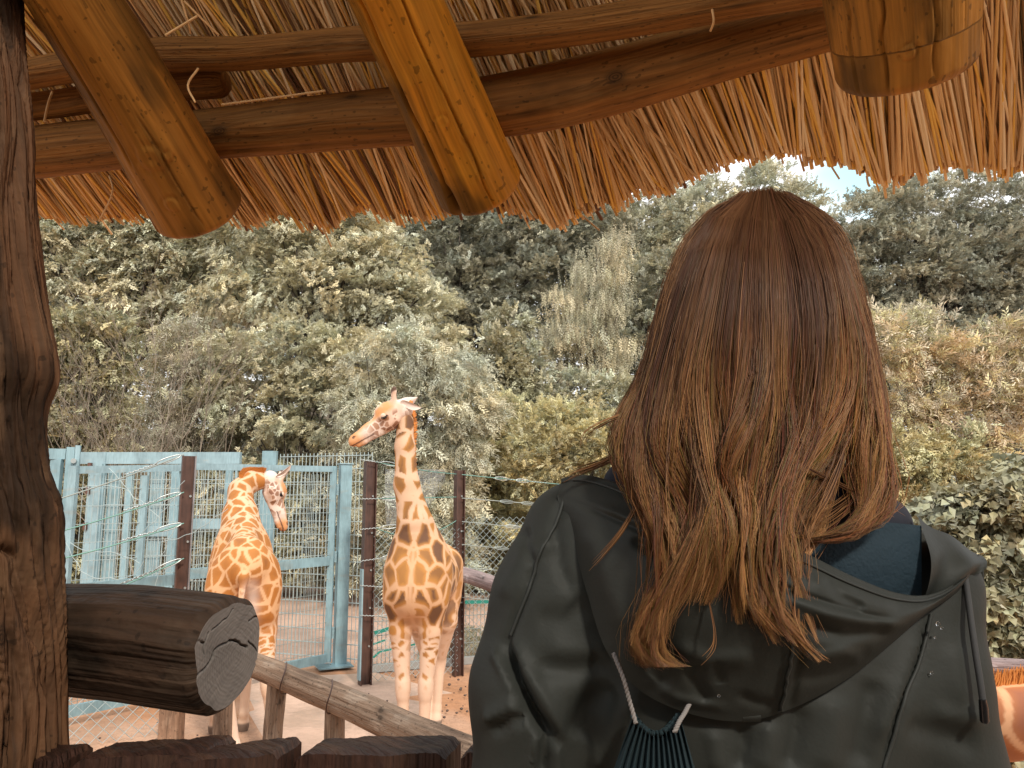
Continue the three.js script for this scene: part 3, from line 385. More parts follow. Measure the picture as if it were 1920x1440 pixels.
const mPole = woodMat(woodTex(150, { base: [0.36, 0.235, 0.155], dark: [0.15, 0.09, 0.06], light: [0.50, 0.37, 0.27], stain: 0.7, pale: 0.6 }), 0.8, 0.015);
const mPoleGrey = woodMat(woodTex(155, { base: [0.32, 0.24, 0.23], dark: [0.17, 0.12, 0.12], light: [0.52, 0.43, 0.42], stain: 0.5, pale: 0.7 }), 0.7, 0.012);
const mPlank = woodMat(woodTex(160, { knots: 2, base: [0.038, 0.015, 0.009], dark: [0.010, 0.005, 0.004], light: [0.087, 0.040, 0.021], stain: 0.8, pale: 0.5 }), 0.6, 0.015, { clearcoat: 0.12, clearcoatRoughness: 0.4 });
// a log: a bent, knotty, cracked cylinder with sawn ends. cracks: [angle, from, to, depth, width in radians]; knots: [angle, along, size]
function logGeo(pts, radii, o = {}) {
  const n = o.n ?? 56, m = o.m ?? 90, curve = new THREE.CatmullRomCurve3(pts), len = curve.getLength(), seed = o.seed ?? 1, C = curve.getSpacedPoints(m), up0 = o.up ?? V(0, 1, 0), R = spline(radii.map((r, i) => [r, 0]));
  const pos = [], uv = [], idx = [], ring = (i) => { const t = C[Math.min(i + 1, m)].clone().sub(C[Math.max(i - 1, 0)]).normalize(), s = V().crossVectors(t, up0).normalize(), u = V().crossVectors(s, t); return [C[i], s, u, t]; };
  const rad = (a, k, R0) => {
    let q = 1 + (o.rough ?? 0.06) * 2 * (fbm(Math.cos(a) * 1.2 + seed, Math.sin(a) * 1.2, k * len * 3, 3) - 0.5) + (o.ridge ?? 0.02) * (noise3(Math.cos(a) * 5, Math.sin(a) * 5 + seed, k * len * 1.2) - 0.5) * 2;
    for (const [ca, k0, k1, dep, w] of o.cracks ?? []) { if (k < k0 - 0.02 || k > k1 + 0.02) continue; let da = a - ca - 0.05 * (noise3(k * 9, ca * 7, seed) - 0.5) * 2; da = Math.atan2(Math.sin(da), Math.cos(da)); q -= dep * Math.exp(-((da / w) ** 2)) * sstep(k0 - 0.02, k0 + 0.08, k) * (1 - sstep(k1 - 0.08, k1 + 0.02, k)); }
    for (const [ka, kk, s] of o.knots ?? []) { let da = a - ka; da = Math.atan2(Math.sin(da), Math.cos(da)); const d = Math.hypot(da * R0, (k - kk) * len) / s; if (d < 3) q += 0.05 * Math.exp(-d * d * 0.5) - 0.05 * Math.exp(-((d - 1.05) ** 2) * 14) * noise3(da * 20, k * 60, 3) - 0.03 * Math.exp(-d * d * 6); }
    if (o.shape) q *= o.shape(a, k);
    return R0 * q;
  };
  const end = (o.endBevel ?? 0.012);
  for (let i = 0; i <= m; i++) { const [c, s, u] = ring(i), k = i / m; for (let j = 0; j <= n; j++) { const a = j / n * Math.PI * 2, R0 = R(k).x, e = Math.min(k, 1 - k) * len, r = rad(a, k, R0) - end * Math.max(0, 1 - e / 0.02) ** 2; const p = c.clone().addScaledVector(s, Math.cos(a) * r).addScaledVector(u, Math.sin(a) * r); pos.push(p.x, p.y, p.z); uv.push(j / n * Math.max(1, Math.round(2 * Math.PI * R0 / 0.5)), k * len + seed * 0.37); } }
  for (let i = 0; i < m; i++) for (let j = 0; j < n; j++) { const a = i * (n + 1) + j, b = a + n + 1; idx.push(a, a + 1, b, a + 1, b + 1, b); }
  const side = new THREE.BufferGeometry(); side.setAttribute('position', new THREE.Float32BufferAttribute(pos, 3)); side.setAttribute('uv', new THREE.Float32BufferAttribute(uv, 2)); side.setIndex(idx); side.computeVertexNormals();
  { const nn = side.attributes.normal; for (let i = 0; i <= m; i++) { const a = i * (n + 1), b = a + n; const v = V(nn.getX(a) + nn.getX(b), nn.getY(a) + nn.getY(b), nn.getZ(a) + nn.getZ(b)).normalize(); nn.setXYZ(a, v.x, v.y, v.z); nn.setXYZ(b, v.x, v.y, v.z); } }
  const caps = []; for (const e of [0, 1]) { const [c, s, u, t] = ring(e * m), k = e, cp = [], cu = [], ci = []; cp.push(c.x, c.y, c.z); cu.push(0.5, 0.5); for (let j = 0; j <= n; j++) { const i = (e * m * (n + 1) + j) * 3; cp.push(pos[i], pos[i + 1], pos[i + 2]); const a = j / n * 6.2832; cu.push(0.5 + 0.2 * Math.cos(a), 0.5 + 0.1 * Math.sin(a)); } for (let j = 1; j <= n; j++) e ? ci.push(0, j, j + 1) : ci.push(0, j + 1, j); const g = new THREE.BufferGeometry(); g.setAttribute('position', new THREE.Float32BufferAttribute(cp, 3)); g.setAttribute('uv', new THREE.Float32BufferAttribute(cu, 2)); g.setIndex(ci); g.computeVertexNormals(); caps.push(g); }
  return { side, caps, C, rad, R, ring, len };
}
const fullLog = (pts, radii, o) => { const l = logGeo(pts, radii, o); return mergeG([l.side, ...l.caps]); };

const hut = thing('thatched_shelter', 'thatched shelter roof of thick logs and reeds over the viewer\'s head', 'shelter', [0, 0, 0]);
// rafters: [px, py, width px, D] for both ends
for (const [a, b, mat, o] of [
  [[20, -190, 178, 1.33], [376, 402, 174, 1.95], mRafter, { cracks: [[-1.78, 0.1, 0.72, 0.11, 0.022], [-2.25, 0, 1.02, 0.10, 0.03], [-1.0, 0.55, 0.98, 0.05, 0.02], [-1.45, 0.3, 0.6, 0.03, 0.02]], knots: [[-1.25, 0.70, 0.034], [-1.35, 0.86, 0.02], [-0.9, 0.71, 0.012]], seed: 3 }],
  [[660, -170, 185, 1.3], [902, 358, 168, 1.85], mRafterB, { cracks: [[-1.92, 0.0, 1.04, 0.22, 0.04], [-1.88, 0.86, 1.08, 0.5, 0.07], [-0.98, 0, 1.02, 0.10, 0.022], [-1.5, 0.4, 0.7, 0.04, 0.02]], knots: [[-1.3, 0.62, 0.018], [-0.9, 0.70, 0.014], [-1.0, 0.86, 0.012]], seed: 5 }],
  [[1668, -420, 400, 1.0], [1698, 136, 256, 1.3], mRafter, { cracks: [[-1.85, 0.2, 1, 0.08, 0.018], [-1.2, 0.4, 0.98, 0.06, 0.016], [-2.3, 0.5, 1, 0.05, 0.02]], knots: [[-1.55, 0.84, 0.013]], seed: 8 }],
  [[-260, -300, 190, 1.2], [10, -40, 175, 1.5], mRafterB, { seed: 9 }],
]) { const A = at(a[0], a[1], a[3]), B = at(b[0], b[1], b[3]); const bend = V(0, 0.012, 0); part('rafter', fullLog([A, A.clone().lerp(B, 0.5).add(bend), B], [a[2] / 2 * a[3] / F, b[2] / 2 * b[3] / F], { rough: 0.035, ridge: 0.012, n: 260, m: 150, ...o }), mat, hut); }
for (const [list, o] of [
  [[[-180, 318, 92, 1.75], [120, 280, 92, 1.75], [600, 232, 88, 1.75], [1000, 188, 104, 1.75], [1400, 82, 118, 1.75], [1560, 36, 110, 1.75], [1900, -50, 110, 1.75], [2300, -120, 110, 1.75]], { seed: 11, rough: 0.08, knots: [[-1.6, 0.28, 0.02], [-1.2, 0.62, 0.03], [-2, 0.47, 0.03]], cracks: [[-1.3, 0.2, 0.4, 0.08, 0.06], [-2.2, 0.5, 0.75, 0.07, 0.05]], m: 220 }],
  [[[-150, 175, 60, 1.6], [276, 106, 56, 1.6], [460, 100, 60, 1.6], [650, 84, 58, 1.6], [880, 74, 62, 1.6], [1100, 48, 62, 1.6], [1400, -2, 64, 1.6], [1800, -70, 64, 1.6]], { seed: 13, rough: 0.12, knots: [[-1.6, 0.3, 0.02], [-1.7, 0.44, 0.018]], m: 180 }],
  [[[-150, 224, 48, 1.7], [95, 196, 48, 1.7], [300, 165, 50, 1.7], [424, 155, 52, 1.7]], { seed: 15, rough: 0.08 }],
]) part('purlin', fullLog(list.map(([x, y, w, d]) => at(x, y, hutD(x, d))), list.map(([x, y, w, d]) => w / 2 * 1.12 * hutD(x, d) / F), { n: 64, ...o }), mPurlin, hut);

// thatch
const outDir = V(Math.sin(HUT_A), 0, -Math.cos(HUT_A)), RN = outDir.clone().multiplyScalar(Math.sin(SLOPE)).add(V(0, Math.cos(SLOPE), 0)), RS = outDir.clone().multiplyScalar(Math.cos(SLOPE)).add(V(0, -Math.sin(SLOPE), 0)), RE = V(Math.cos(HUT_A), 0, Math.sin(HUT_A));
const RP = at(960, 190, hutD(960, 1.75)).addScaledVector(RN, 0.085);
const onRoof = (px, py, lift = 0) => { const d = at(px, py, 1).sub(V(0, EYE, 0)), o = RP.clone().addScaledVector(RN, lift).sub(V(0, EYE, 0)); return V(0, EYE, 0).addScaledVector(d, o.dot(RN) / d.dot(RN)); };
const eave = [[-400, 395], [60, 392], [150, 408], [280, 398], [400, 392], [480, 418], [560, 402], [615, 422], [680, 384], [760, 402], [900, 378], [1000, 392], [1050, 412], [1105, 394], [1180, 366], [1280, 340], [1330, 318], [1380, 298], [1450, 288], [1560, 296], [1640, 328], [1700, 330], [1760, 308], [1840, 302], [1920, 318], [2400, 330]];
const eaveY = (x) => { for (let i = 1; i < eave.length; i++) if (x <= eave[i][0]) return lerp(eave[i - 1][1], eave[i][1], (x - eave[i - 1][0]) / (eave[i][0] - eave[i - 1][0])); return 330; };
{
  const reedG = (() => { const g = []; const pts = [], rad = []; const nodes = [0.12, 0.31, 0.52, 0.74, 0.93]; for (let i = 0; i <= 30; i++) { const t = i / 30; pts.push(V(0.006 * Math.sin(t * 5), 0.004 * Math.sin(t * 8 + 1), t)); } for (let i = 0; i <= 30; i++) { const t = i / 30; rad.push((1 - 0.25 * t)); } const tg = tube(pts.map((p) => p), 1, 7, true); return { pts, nodes }; })();
  const makeReed = (seed) => { const r = rng(seed), ts = [0]; const nodes = [0.06 + 0.1 * r(), 0.26 + 0.08 * r(), 0.46 + 0.1 * r(), 0.7 + 0.1 * r()]; for (const k of nodes) ts.push(k - 0.006, k, k + 0.006); ts.push(0.88, 1); ts.sort((a, b) => a - b); const b1 = (r() - 0.5) * 0.03, b2 = (r() - 0.5) * 0.02, pts = ts.map((t) => V(b1 * Math.sin(t * 3.1), b2 * Math.sin(t * 4), t)), rad = ts.map((t) => 0.00375 * (nodes.includes(t) ? 1.18 : 1) * (1.04 - 0.22 * t)); return tube(pts, rad, 7, true); };
  const geos = [1, 2, 3, 4, 5, 6].map(makeReed), mReed = new THREE.MeshPhysicalMaterial({ color: new THREE.Color().setRGB(1, 1, 1), roughness: 0.6, specularIntensity: 0.4 });
  const r = rng(404), M = new THREE.Matrix4(), sets = geos.map(() => [[], []]), big = [];
  const tones = [[0.80, 0.49, 0.21], [0.84, 0.54, 0.25], [0.72, 0.40, 0.13], [0.87, 0.62, 0.34], [0.60, 0.36, 0.16], [0.84, 0.47, 0.10]], dark = [0.19, 0.085, 0.035];
  const mats3 = tones.map((c) => new THREE.MeshPhysicalMaterial({ color: new THREE.Color().setRGB(...c), roughness: 0.6, specularIntensity: 0.4 }));
  for (let layer = 0; layer < 7; layer++) {
    const N = 640; for (let i = 0; i < N; i++) {
      const px = -380 + 2680 * (i + r()) / N, lift = layer * 0.009 + 0.008 * r(), tip = onRoof(px, eaveY(px) + 6 - layer * 3 + (r() - 0.5) * 24 + 26 * (noise3(px * 0.035, layer * 0.5, 9) - 0.5) + (r() < 0.05 ? 26 * r() : 0), lift), fan = (lerp(23, 30, clamp(px / 1920)) * Math.PI / 180 - HUT_A) + 0.34 * (noise3(px * 0.022, layer * 0.6, 4) - 0.5) * (1 - layer * 0.08) + (r() + r() - 1) * 0.11 + (r() < 0.04 ? (r() - 0.5) * 0.4 : 0);
      const dir = RS.clone().multiplyScalar(-Math.cos(fan)).addScaledVector(RE, -Math.sin(fan)).addScaledVector(RN, (r() - 0.5) * 0.03 + 0.008).normalize();
      const L = 1.15 + 0.4 * r(), th = (0.48 + 0.78 * r()) * (1 + 0.25 * layer / 7), side = V().crossVectors(dir, RN).normalize(), up = V().crossVectors(side, dir), roll = r() * 6.28, s2 = side.clone().multiplyScalar(Math.cos(roll)).addScaledVector(up, Math.sin(roll)), u2 = V().crossVectors(dir, s2);
      M.makeBasis(s2.multiplyScalar(th), u2.multiplyScalar(th), dir.clone().multiplyScalar(L)).setPosition(tip);
      const k = Math.floor(r() * 6), c = r() < 0.08 ? dark : tones[Math.floor(r() * 6)], tn = 0.72 + 0.5 * r();
      if (layer === 0 && px > 1150 && px < 2000 && big.length < 296 && r() < 0.999) { big.push([k, M.clone(), Math.floor(r() * 6), tip.length()]); continue; }
      sets[k][0].push(...M.elements); sets[k][1].push(c[0] * tn, c[1] * tn, c[2] * tn);
    }
  }
  const th = new THREE.Group(); th.name = 'thatch'; hut.add(th);
  for (const [k, m, c] of big) { const p = part('reed', geos[k], mats3[c], th); p.applyMatrix4(m); }
  sets.forEach(([m, c], k) => stuffPart('reed_layer', geos[k], mReed, m, c, th));
  // loose stalks and bark fibres
  for (const [a, b, c] of [[[205, 330, 1.95], [212, 355, 1.95], [186, 415, 2.05]], [[98, 172, 1.72], [90, 195, 1.7], [83, 228, 1.7]], [[340, 0, 1.5], [352, 40, 1.52], [357, 62, 1.55]], [[345, 2, 1.5], [378, 35, 1.52], [410, 66, 1.55]], [[310, 66, 1.5], [345, 45, 1.5], [370, 30, 1.5]], [[415, 196, 1.7], [500, 185, 1.7], [610, 170, 1.7]], [[372, 128, 1.6], [352, 160, 1.6], [366, 192, 1.6]], [[1335, 18, 1.4], [1338, 40, 1.4], [1332, 58, 1.42]], [[1548, 285, 1.85], [1558, 310, 1.85], [1574, 336, 1.85]], [[1080, 395, 2.1], [1098, 410, 2.1], [1124, 432, 2.1]], [[1625, 330, 1.6], [1628, 345, 1.6], [1631, 350, 1.6]], [[560, 395, 2.15], [575, 415, 2.15], [582, 436, 2.15]]]) part('loose_reed', tube(spl([at(...a), at(...b), at(...c)], 8), 0.0026, 5), mats3[4], hut);
  const mStraw = std(0.16, 0.085, 0.035, 0.95), P = (s, e, l) => RP.clone().addScaledVector(RS, s).addScaledVector(RE, e).addScaledVector(RN, l);
  const low = (e) => { let best = 0; const p = onRoof(960, 300); return 0.02; };
  const base = onRoof(960, 345), s0 = base.clone().sub(RP).dot(RS), A = [], pos = [], idx = [];
  for (const l of [0.085, 0.26]) for (const s of [-3.4, s0 - 0.10]) for (const e of [-4, 4]) { const p = P(s, e, l); pos.push(p.x, p.y, p.z); }
  idx.push(0, 2, 1, 1, 2, 3, 4, 5, 6, 5, 7, 6, 0, 1, 4, 1, 5, 4, 2, 6, 3, 3, 6, 7, 0, 4, 2, 2, 4, 6, 1, 3, 5, 3, 7, 5);
  const g = new THREE.BufferGeometry(); g.setAttribute('position', new THREE.Float32BufferAttribute(pos, 3)); g.setIndex(idx); const f = g.toNonIndexed(); f.computeVertexNormals(); part('thatch_backing', f, mStraw, hut);
}
// gnarled trunk post at the left
{
  const edge = spline([[40, -60], [44, 60], [62, 250], [66, 400], [84, 560], [102, 700], [80, 765], [86, 880], [106, 950], [106, 1060], [102, 1200], [105, 1330], [104, 1500]]), es = []; for (let i = 0; i <= 200; i++) es.push(edge(i / 200)); const eX = (py) => { for (const p of es) if (p.y >= py) return p.x; return 108; };
  const D = 1.46, nA = 200, nV = 420, P = (u, v) => {
    const py = lerp(-80, 1560, v), cx = -42 + 6 * Math.sin(v * 9), a = u * Math.PI * 2 + 0.5 * Math.sin(v * 7) * 0.2, R = (eX(py) + 36 - cx - 36) * D / F, c = at(cx, py, D);
    const tw = a + v * 1.1 + 0.4 * (noise3(v * 6, 1, 2) - 0.5), ca = Math.cos(tw), sa = Math.sin(tw);
    const wv = 0.5 * (fbm(v * 9, ca * 1.5, sa * 1.5, 3) - 0.5), rg = (f, g, s) => { const q = noise3(ca * f + s, sa * f + wv * 2.2, v * g + wv * 1.2) * 2 - 1; return 1 - Math.abs(q); };
    const c1 = Math.pow(rg(3.4, 1.8, 4), 8), c2 = Math.pow(rg(8, 2.6, 21), 5), c3 = rg(20, 4, 33), bulge = fbm(ca * 1.8, sa * 1.8 + 3, v * 6, 3);
    const r = R * (0.99 + 0.10 * (bulge - 0.5) - 0.17 * c1 - 0.10 * c2 - 0.05 * Math.pow(c3, 3));
    return V(c.x + Math.cos(a) * r, c.y, c.z + Math.sin(a) * r);
  };
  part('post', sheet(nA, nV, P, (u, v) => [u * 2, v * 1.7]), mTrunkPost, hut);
}
// the big sawn log fixed to the post
{
  const ua = 17 * Math.PI / 180, E = at(428, 1224, 1.56), dl = V(-Math.cos(ua), 0.004, -Math.sin(ua)), pts = [0.95, 0.6, 0.3, 0.12, 0].map((k) => E.clone().addScaledVector(dl, k).add(V(0, 0.012 * Math.sin(k * 5), 0)));
  const shape = (a, k) => { const s = Math.sin(a), c = Math.cos(a); let q = 1; q *= 1 - 0.10 * Math.max(0, s) ** 3; q *= 1 - 0.06 * Math.exp(-(((a - 5.5) / 0.5) ** 2)); const cut = sstep(0.55, 0.75, k); q *= 1 + 0.04 * (1 - cut) * Math.sin(a * 3 + 1); const ca = Math.cos(a + 0.25), st = 0.60 + 0.16 * Math.sin(a + 0.25) + 0.02 * Math.sin(a * 9); if (ca > 0.3) q = lerp(q, Math.min(q, 0.87 / ca), sstep(st - 0.03, st + 0.03, k)); return q; };
  const l = logGeo(pts, [0.109, 0.112, 0.117, 0.118, 0.1155], { seed: 21, n: 140, m: 160, rough: 0.05, ridge: 0.03, shape, up: V(0, 1, 0), cracks: [[3.5, 0.55, 1.1, 0.05, 0.03], [0.55, 0.3, 0.8, 0.06, 0.10], [2.4, 0.4, 0.9, 0.05, 0.08], [3.1, 0.25, 0.5, 0.08, 0.12]], knots: [[2.85, 0.62, 0.022], [2.6, 0.5, 0.02]] });
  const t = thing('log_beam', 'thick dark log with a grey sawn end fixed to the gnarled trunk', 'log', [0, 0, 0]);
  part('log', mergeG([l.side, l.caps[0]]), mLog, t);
  const [c, s, u, ax] = l.ring(160), cr = [[[-0.95, -0.28], [-0.62, -0.12], [-0.38, 0.14], [0.0, 0.24], [0.3, 0.14], [0.62, -0.02]], [[-0.55, 0.52], [-0.2, 0.72], [0.02, 0.86]], [[0.55, 0.5], [0.8, 0.56], [0.95, 0.62]], [[-0.95, 0.42], [-0.72, 0.3], [-0.66, 0.46]], [[-0.72, 0.3], [-0.74, 0.12]], [[0.62, 0.12], [0.8, 0.0], [0.95, -0.14]]], wd = [0.020, 0.013, 0.012, 0.013, 0.010, 0.008];
  const seg = (x, y, a, b) => { const dx = b[0] - a[0], dy = b[1] - a[1], t2 = clamp(((x - a[0]) * dx + (y - a[1]) * dy) / (dx * dx + dy * dy)); return Math.hypot(x - a[0] - dx * t2, y - a[1] - dy * t2); };
  const nr = 110, na = 240, posE = (uu, vv) => { const a = uu * Math.PI * 2, R = l.rad(a, 1, l.R(1).x) - 0.012, x = -Math.cos(a) * vv, y = Math.sin(a) * vv; let dep = 0; const jx = 0.03 * (noise3(x * 7, y * 7, 1) - 0.5), jy = 0.05 * (noise3(x * 7, y * 7, 5) - 0.5); cr.forEach((L, q) => { for (let i = 1; i < L.length; i++) { const d = seg(x + jx, y + jy, L[i - 1], L[i]); dep = Math.max(dep, Math.exp(-((d / wd[q]) ** 2) * 1.2)); } }); const saw = 0.0009 * (noise3(x * 14 + y * 22, (x - y) * 2, 3) - 0.5); return c.clone().addScaledVector(s, Math.cos(a) * R * vv).addScaledVector(u, Math.sin(a) * R * vv).addScaledVector(ax, saw - 0.016 * dep); };
  const endTex = texture(1024, 1024, (x, y) => { const X = x * 2 - 1, Y = y * 2 - 1, cx = X - 0.25, cy = Y + 0.1, rr = Math.hypot(cx, cy) + 0.05 * (tileNoise(x, y, 4, 4, 3, 80) - 0.5), rings = 0.5 + 0.5 * Math.sin(rr * 90 + 6 * tileNoise(x, y, 3, 3, 3, 81)), arc = tileNoise(x * 0.8 + y * 0.6, y * 0.8 - x * 0.6, 6, 60, 4, 82), st = tileNoise(x, y, 4, 4, 5, 83); const k = 0.82 + 0.16 * (rings - 0.5) + 0.55 * (arc - 0.5) + 0.5 * (st - 0.5); return [0.135 * k, 0.115 * k, 0.10 * k]; }, true);
  part('sawn_end', sheet(na, nr, (uu, vv) => posE(uu, 1 - vv), (uu, vv) => [0.5 - 0.5 * Math.cos(uu * 6.2832) * (1 - vv), 0.5 + 0.5 * Math.sin(uu * 6.2832) * (1 - vv)]), new THREE.MeshStandardMaterial({ map: endTex, roughness: 0.85, bumpMap: endTex, bumpScale: 0.002 }), t);
}
// planks of the parapet at the bottom of the picture
function plank(x0, x1, y0, y1, D, thick, label, seed) {
  const a = at(x0, y0, D), b = at(x1, y1, hutD(x1, D) / hutD(x0, D) * D), low = 1.1, r = rng(seed), L = Math.hypot(b.x - a.x, b.z - a.z), dx = V(b.x - a.x, 0, b.z - a.z).normalize(), back = V(dx.z, 0, -dx.x).normalize(); if (back.z > 0) back.negate();
  const nx = 40, P = (f, g, y) => V(lerp(a.x, b.x, f), y, lerp(a.z, b.z, f)).addScaledVector(back, g * thick);
  const topY = (f, g) => lerp(a.y, b.y, f) + 0.004 * (noise3(f * 5 + seed, g * 2, 3) - 0.5) + 0.0022 * (noise3(f * 14 + seed, g * 9 + f * 6, 3) - 0.5) + 0.0012 * (noise3(f * 60 + seed, g * 18, 3) - 0.5) - 0.010 * (Math.exp(-((f / 0.04) ** 2)) + Math.exp(-(((1 - f) / 0.03) ** 2))) - 0.004 * Math.exp(-((g / 0.12) ** 2)), front = (f, y) => 0.035 * (noise3(f * 22 + seed, y * 3, 1) - 0.5);
  const parts = [];
  parts.push(sheet(60, 14, (f, g) => P(f, g + front(f, 3) * (1 - g), topY(f, g)), (f, g) => [f * L * 2 + g * 0.2, g * thick * 3 + f * 0.3]));
  parts.push(sheet(60, 20, (f, v) => { const g0 = topY(f, 0); return P(f, front(f, lerp(g0, low, v) * 1.0 + 3 - g0), lerp(g0, low, v)); }, (f, v) => [f * L * 2, v * 1.0]));
  parts.push(sheet(60, 4, (f, v) => P(1 - f, 1, lerp(topY(1 - f, 1), low, v)), (f, v) => [f * L * 2, v]));
  for (const e of [0, 1]) parts.push(sheet(14, 20, (g, v) => { const gg = e ? g : 1 - g, y = lerp(topY(e, gg), low, v); return P(e, gg + front(e, 3) * (1 - gg), y); }, (g, v) => [g * thick * 2, v]));
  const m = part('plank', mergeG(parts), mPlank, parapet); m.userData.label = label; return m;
}
{ // boarded wall added unseen behind the viewer to dim the light under the roof
  const m = std(0.30, 0.19, 0.10, 0.9), bs = []; for (let i = 0; i < 26; i++) bs.push(new THREE.BoxGeometry(0.29, 3.0, 0.06).translate(-3.9 + i * 0.3, 2.6, 2.3 + 0.01 * (i % 2))); const w = part('added_back_wall', boxUV(mergeG(bs)), m, hut); w.userData.kind = 'stuff';
}
const parapet = thing('plank_parapet', 'parapet of dark wet wooden slabs along the bottom edge of the view', 'parapet', [0, 0, 0]);
plank(136, 388, 1420, 1408, 1.40, 0.085, 'leftmost plank, its top sloping up to the right', 1); plank(305, 522, 1430, 1408, 1.32, 0.075, 'plank overlapping the leftmost one', 2); plank(552, 836, 1412, 1409, 1.30, 0.08, 'widest plank in the middle', 3); plank(864, 1100, 1408, 1400, 1.22, 0.08, 'plank half hidden by the sleeve', 4); plank(1120, 1400, 1400, 1400, 1.2, 0.08, undefined, 5); plank(1420, 1700, 1420, 1420, 1.2, 0.08, undefined, 6); plank(-150, 110, 1425, 1421, 1.47, 0.08, undefined, 7);
{ // platform that carries the shelter: a timber deck, out of the picture
  const g = []; for (let i = 0; i < 14; i++) g.push(new THREE.BoxGeometry(6, 0.05, 0.27).translate(0, 1.07, -1.6 + i * 0.28)); structure('platform_deck', boxUV(mergeG(g)), std(0.5, 0.38, 0.27, 0.85)); const q = boxUV(new THREE.BoxGeometry(5.8, 1.0, 0.1).translate(0, 0.52, -1.62)); structure('platform_wall', q, std(0.3, 0.22, 0.16, 0.9));
}
// rough barrier rail on short posts in the yard, and poles beyond
{
  const t = thing('pole_barrier', 'rough pole rail on short posts running down to the right before the giraffes', 'barrier', [0, 0, 0]);
  const p = (x, y, D) => at(x, y, D);
  part('pole', fullLog([p(400, 1222, 4.75), p(490, 1252, 4.5), p(610, 1302, 4.2), p(700, 1340, 4.0), p(790, 1380, 3.82), p(880, 1416, 3.66), p(980, 1458, 3.5)], [0.066, 0.067, 0.07, 0.074, 0.078, 0.08, 0.078], { seed: 31, rough: 0.13, ridge: 0.05, n: 40, m: 140, cracks: [[0.4, 0.1, 0.7, 0.12, 0.12]], knots: [[1.2, 0.25, 0.022], [2, 0.38, 0.022], [1.6, 0.6, 0.02], [1.2, 0.8, 0.02]] }), mPole, t);
  const post = (x, y, D, w, lean = 0) => { const a = at(x, y, D), b = V(a.x + lean, -0.1, a.z); const m = part('post', fullLog([b, b.clone().lerp(a, 0.5).add(V(0.01, 0, 0)), a], [w * 1.08, w, w * 0.95], { seed: x, rough: 0.12, ridge: 0.06, n: 36, m: 60, up: V(0, 0, 1), cracks: [[-1.2, 0.3, 1, 0.2, 0.1], [-2, 0, 0.8, 0.15, 0.1]] }), mPole, t); return m; };
  post(422, 1232, 4.72, 0.056); post(520, 1270, 4.44, 0.056, -0.085); post(628, 1316, 4.2, 0.052); post(758, 1374, 3.96, 0.05); post(905, 1440, 3.62, 0.055);
  const rope = []; for (const [x, y, D] of [[536, 1272, 4.36], [622, 1306, 4.13]]) { const c = at(x, y, D), pts = []; for (let i = 0; i <= 24; i++) { const a = i / 24 * 6.283; pts.push(V(c.x + 0.012 * Math.sin(a * 2), c.y + Math.sin(a) * 0.08, c.z + Math.cos(a) * 0.085)); } part('binding_wire', tube(pts, 0.004, 5, false), mBrown, t); }
  const s = thing('wooden_post', 'short squared wooden post standing under the big log', 'post', [0, 0, 0]); { const b = ground(320, 1393), w = 0.115; part('shaft', fullLog([V(b.x, -0.1, b.z), V(b.x, 0.6, b.z), V(b.x, 1.25, b.z)], [w * 1.05, w, w], { seed: 41, rough: 0.05, n: 48, up: V(0, 0, 1), shape: (a) => 1 / Math.pow(Math.abs(Math.cos(a)) ** 6 + Math.abs(Math.sin(a)) ** 6, 1 / 6) * 0.9 }), woodMat(woodTex(157, { base: [0.32, 0.19, 0.12], dark: [0.19, 0.11, 0.07], light: [0.42, 0.28, 0.19], stain: 0.5 }), 0.85, 0.006), s); }
  const f = thing('pole_barrier', 'greyish pole rail on a thick post right of the standing giraffe', 'barrier', [0, 0, 0]);
  part('pole', fullLog([at(835, 1066, 11.2), at(870, 1077, 11.0), at(940, 1100, 10.4), at(1060, 1140, 9.4), at(1250, 1190, 7.6)], [0.10, 0.105, 0.108, 0.1, 0.09], { seed: 51, rough: 0.07, n: 32, m: 80 }), mPoleGrey, f);
  { const b = ground(853, 1246); part('post', fullLog([V(b.x, -0.1, b.z), V(b.x + 0.01, 0.7, b.z), V(b.x + 0.02, 1.42, b.z)], [0.098, 0.092, 0.085], { seed: 52, rough: 0.06, n: 32, m: 40, up: V(0, 0, 1) }), mPole, f); }
  const h = thing('pole_barrier', 'pale topped pole rail at the right edge behind the nearest giraffe', 'barrier', [0, 0, 0]);
  part('pole', fullLog([at(1600, 1236, 5.3), at(1760, 1243, 5.15), at(1920, 1252, 5.0), at(2100, 1262, 4.85)], [0.05, 0.05, 0.052, 0.052], { seed: 53, rough: 0.08, n: 32, m: 80 }), mPoleGrey, h);
  for (const x of [1925, 1640]) { const a = at(x, 1256, 5.05); part('post', fullLog([V(a.x, -0.1, a.z), V(a.x, 0.7, a.z), V(a.x, a.y, a.z)], [0.05, 0.05, 0.048], { seed: 54, n: 28, m: 40, up: V(0, 0, 1) }), mPole, h); }
}
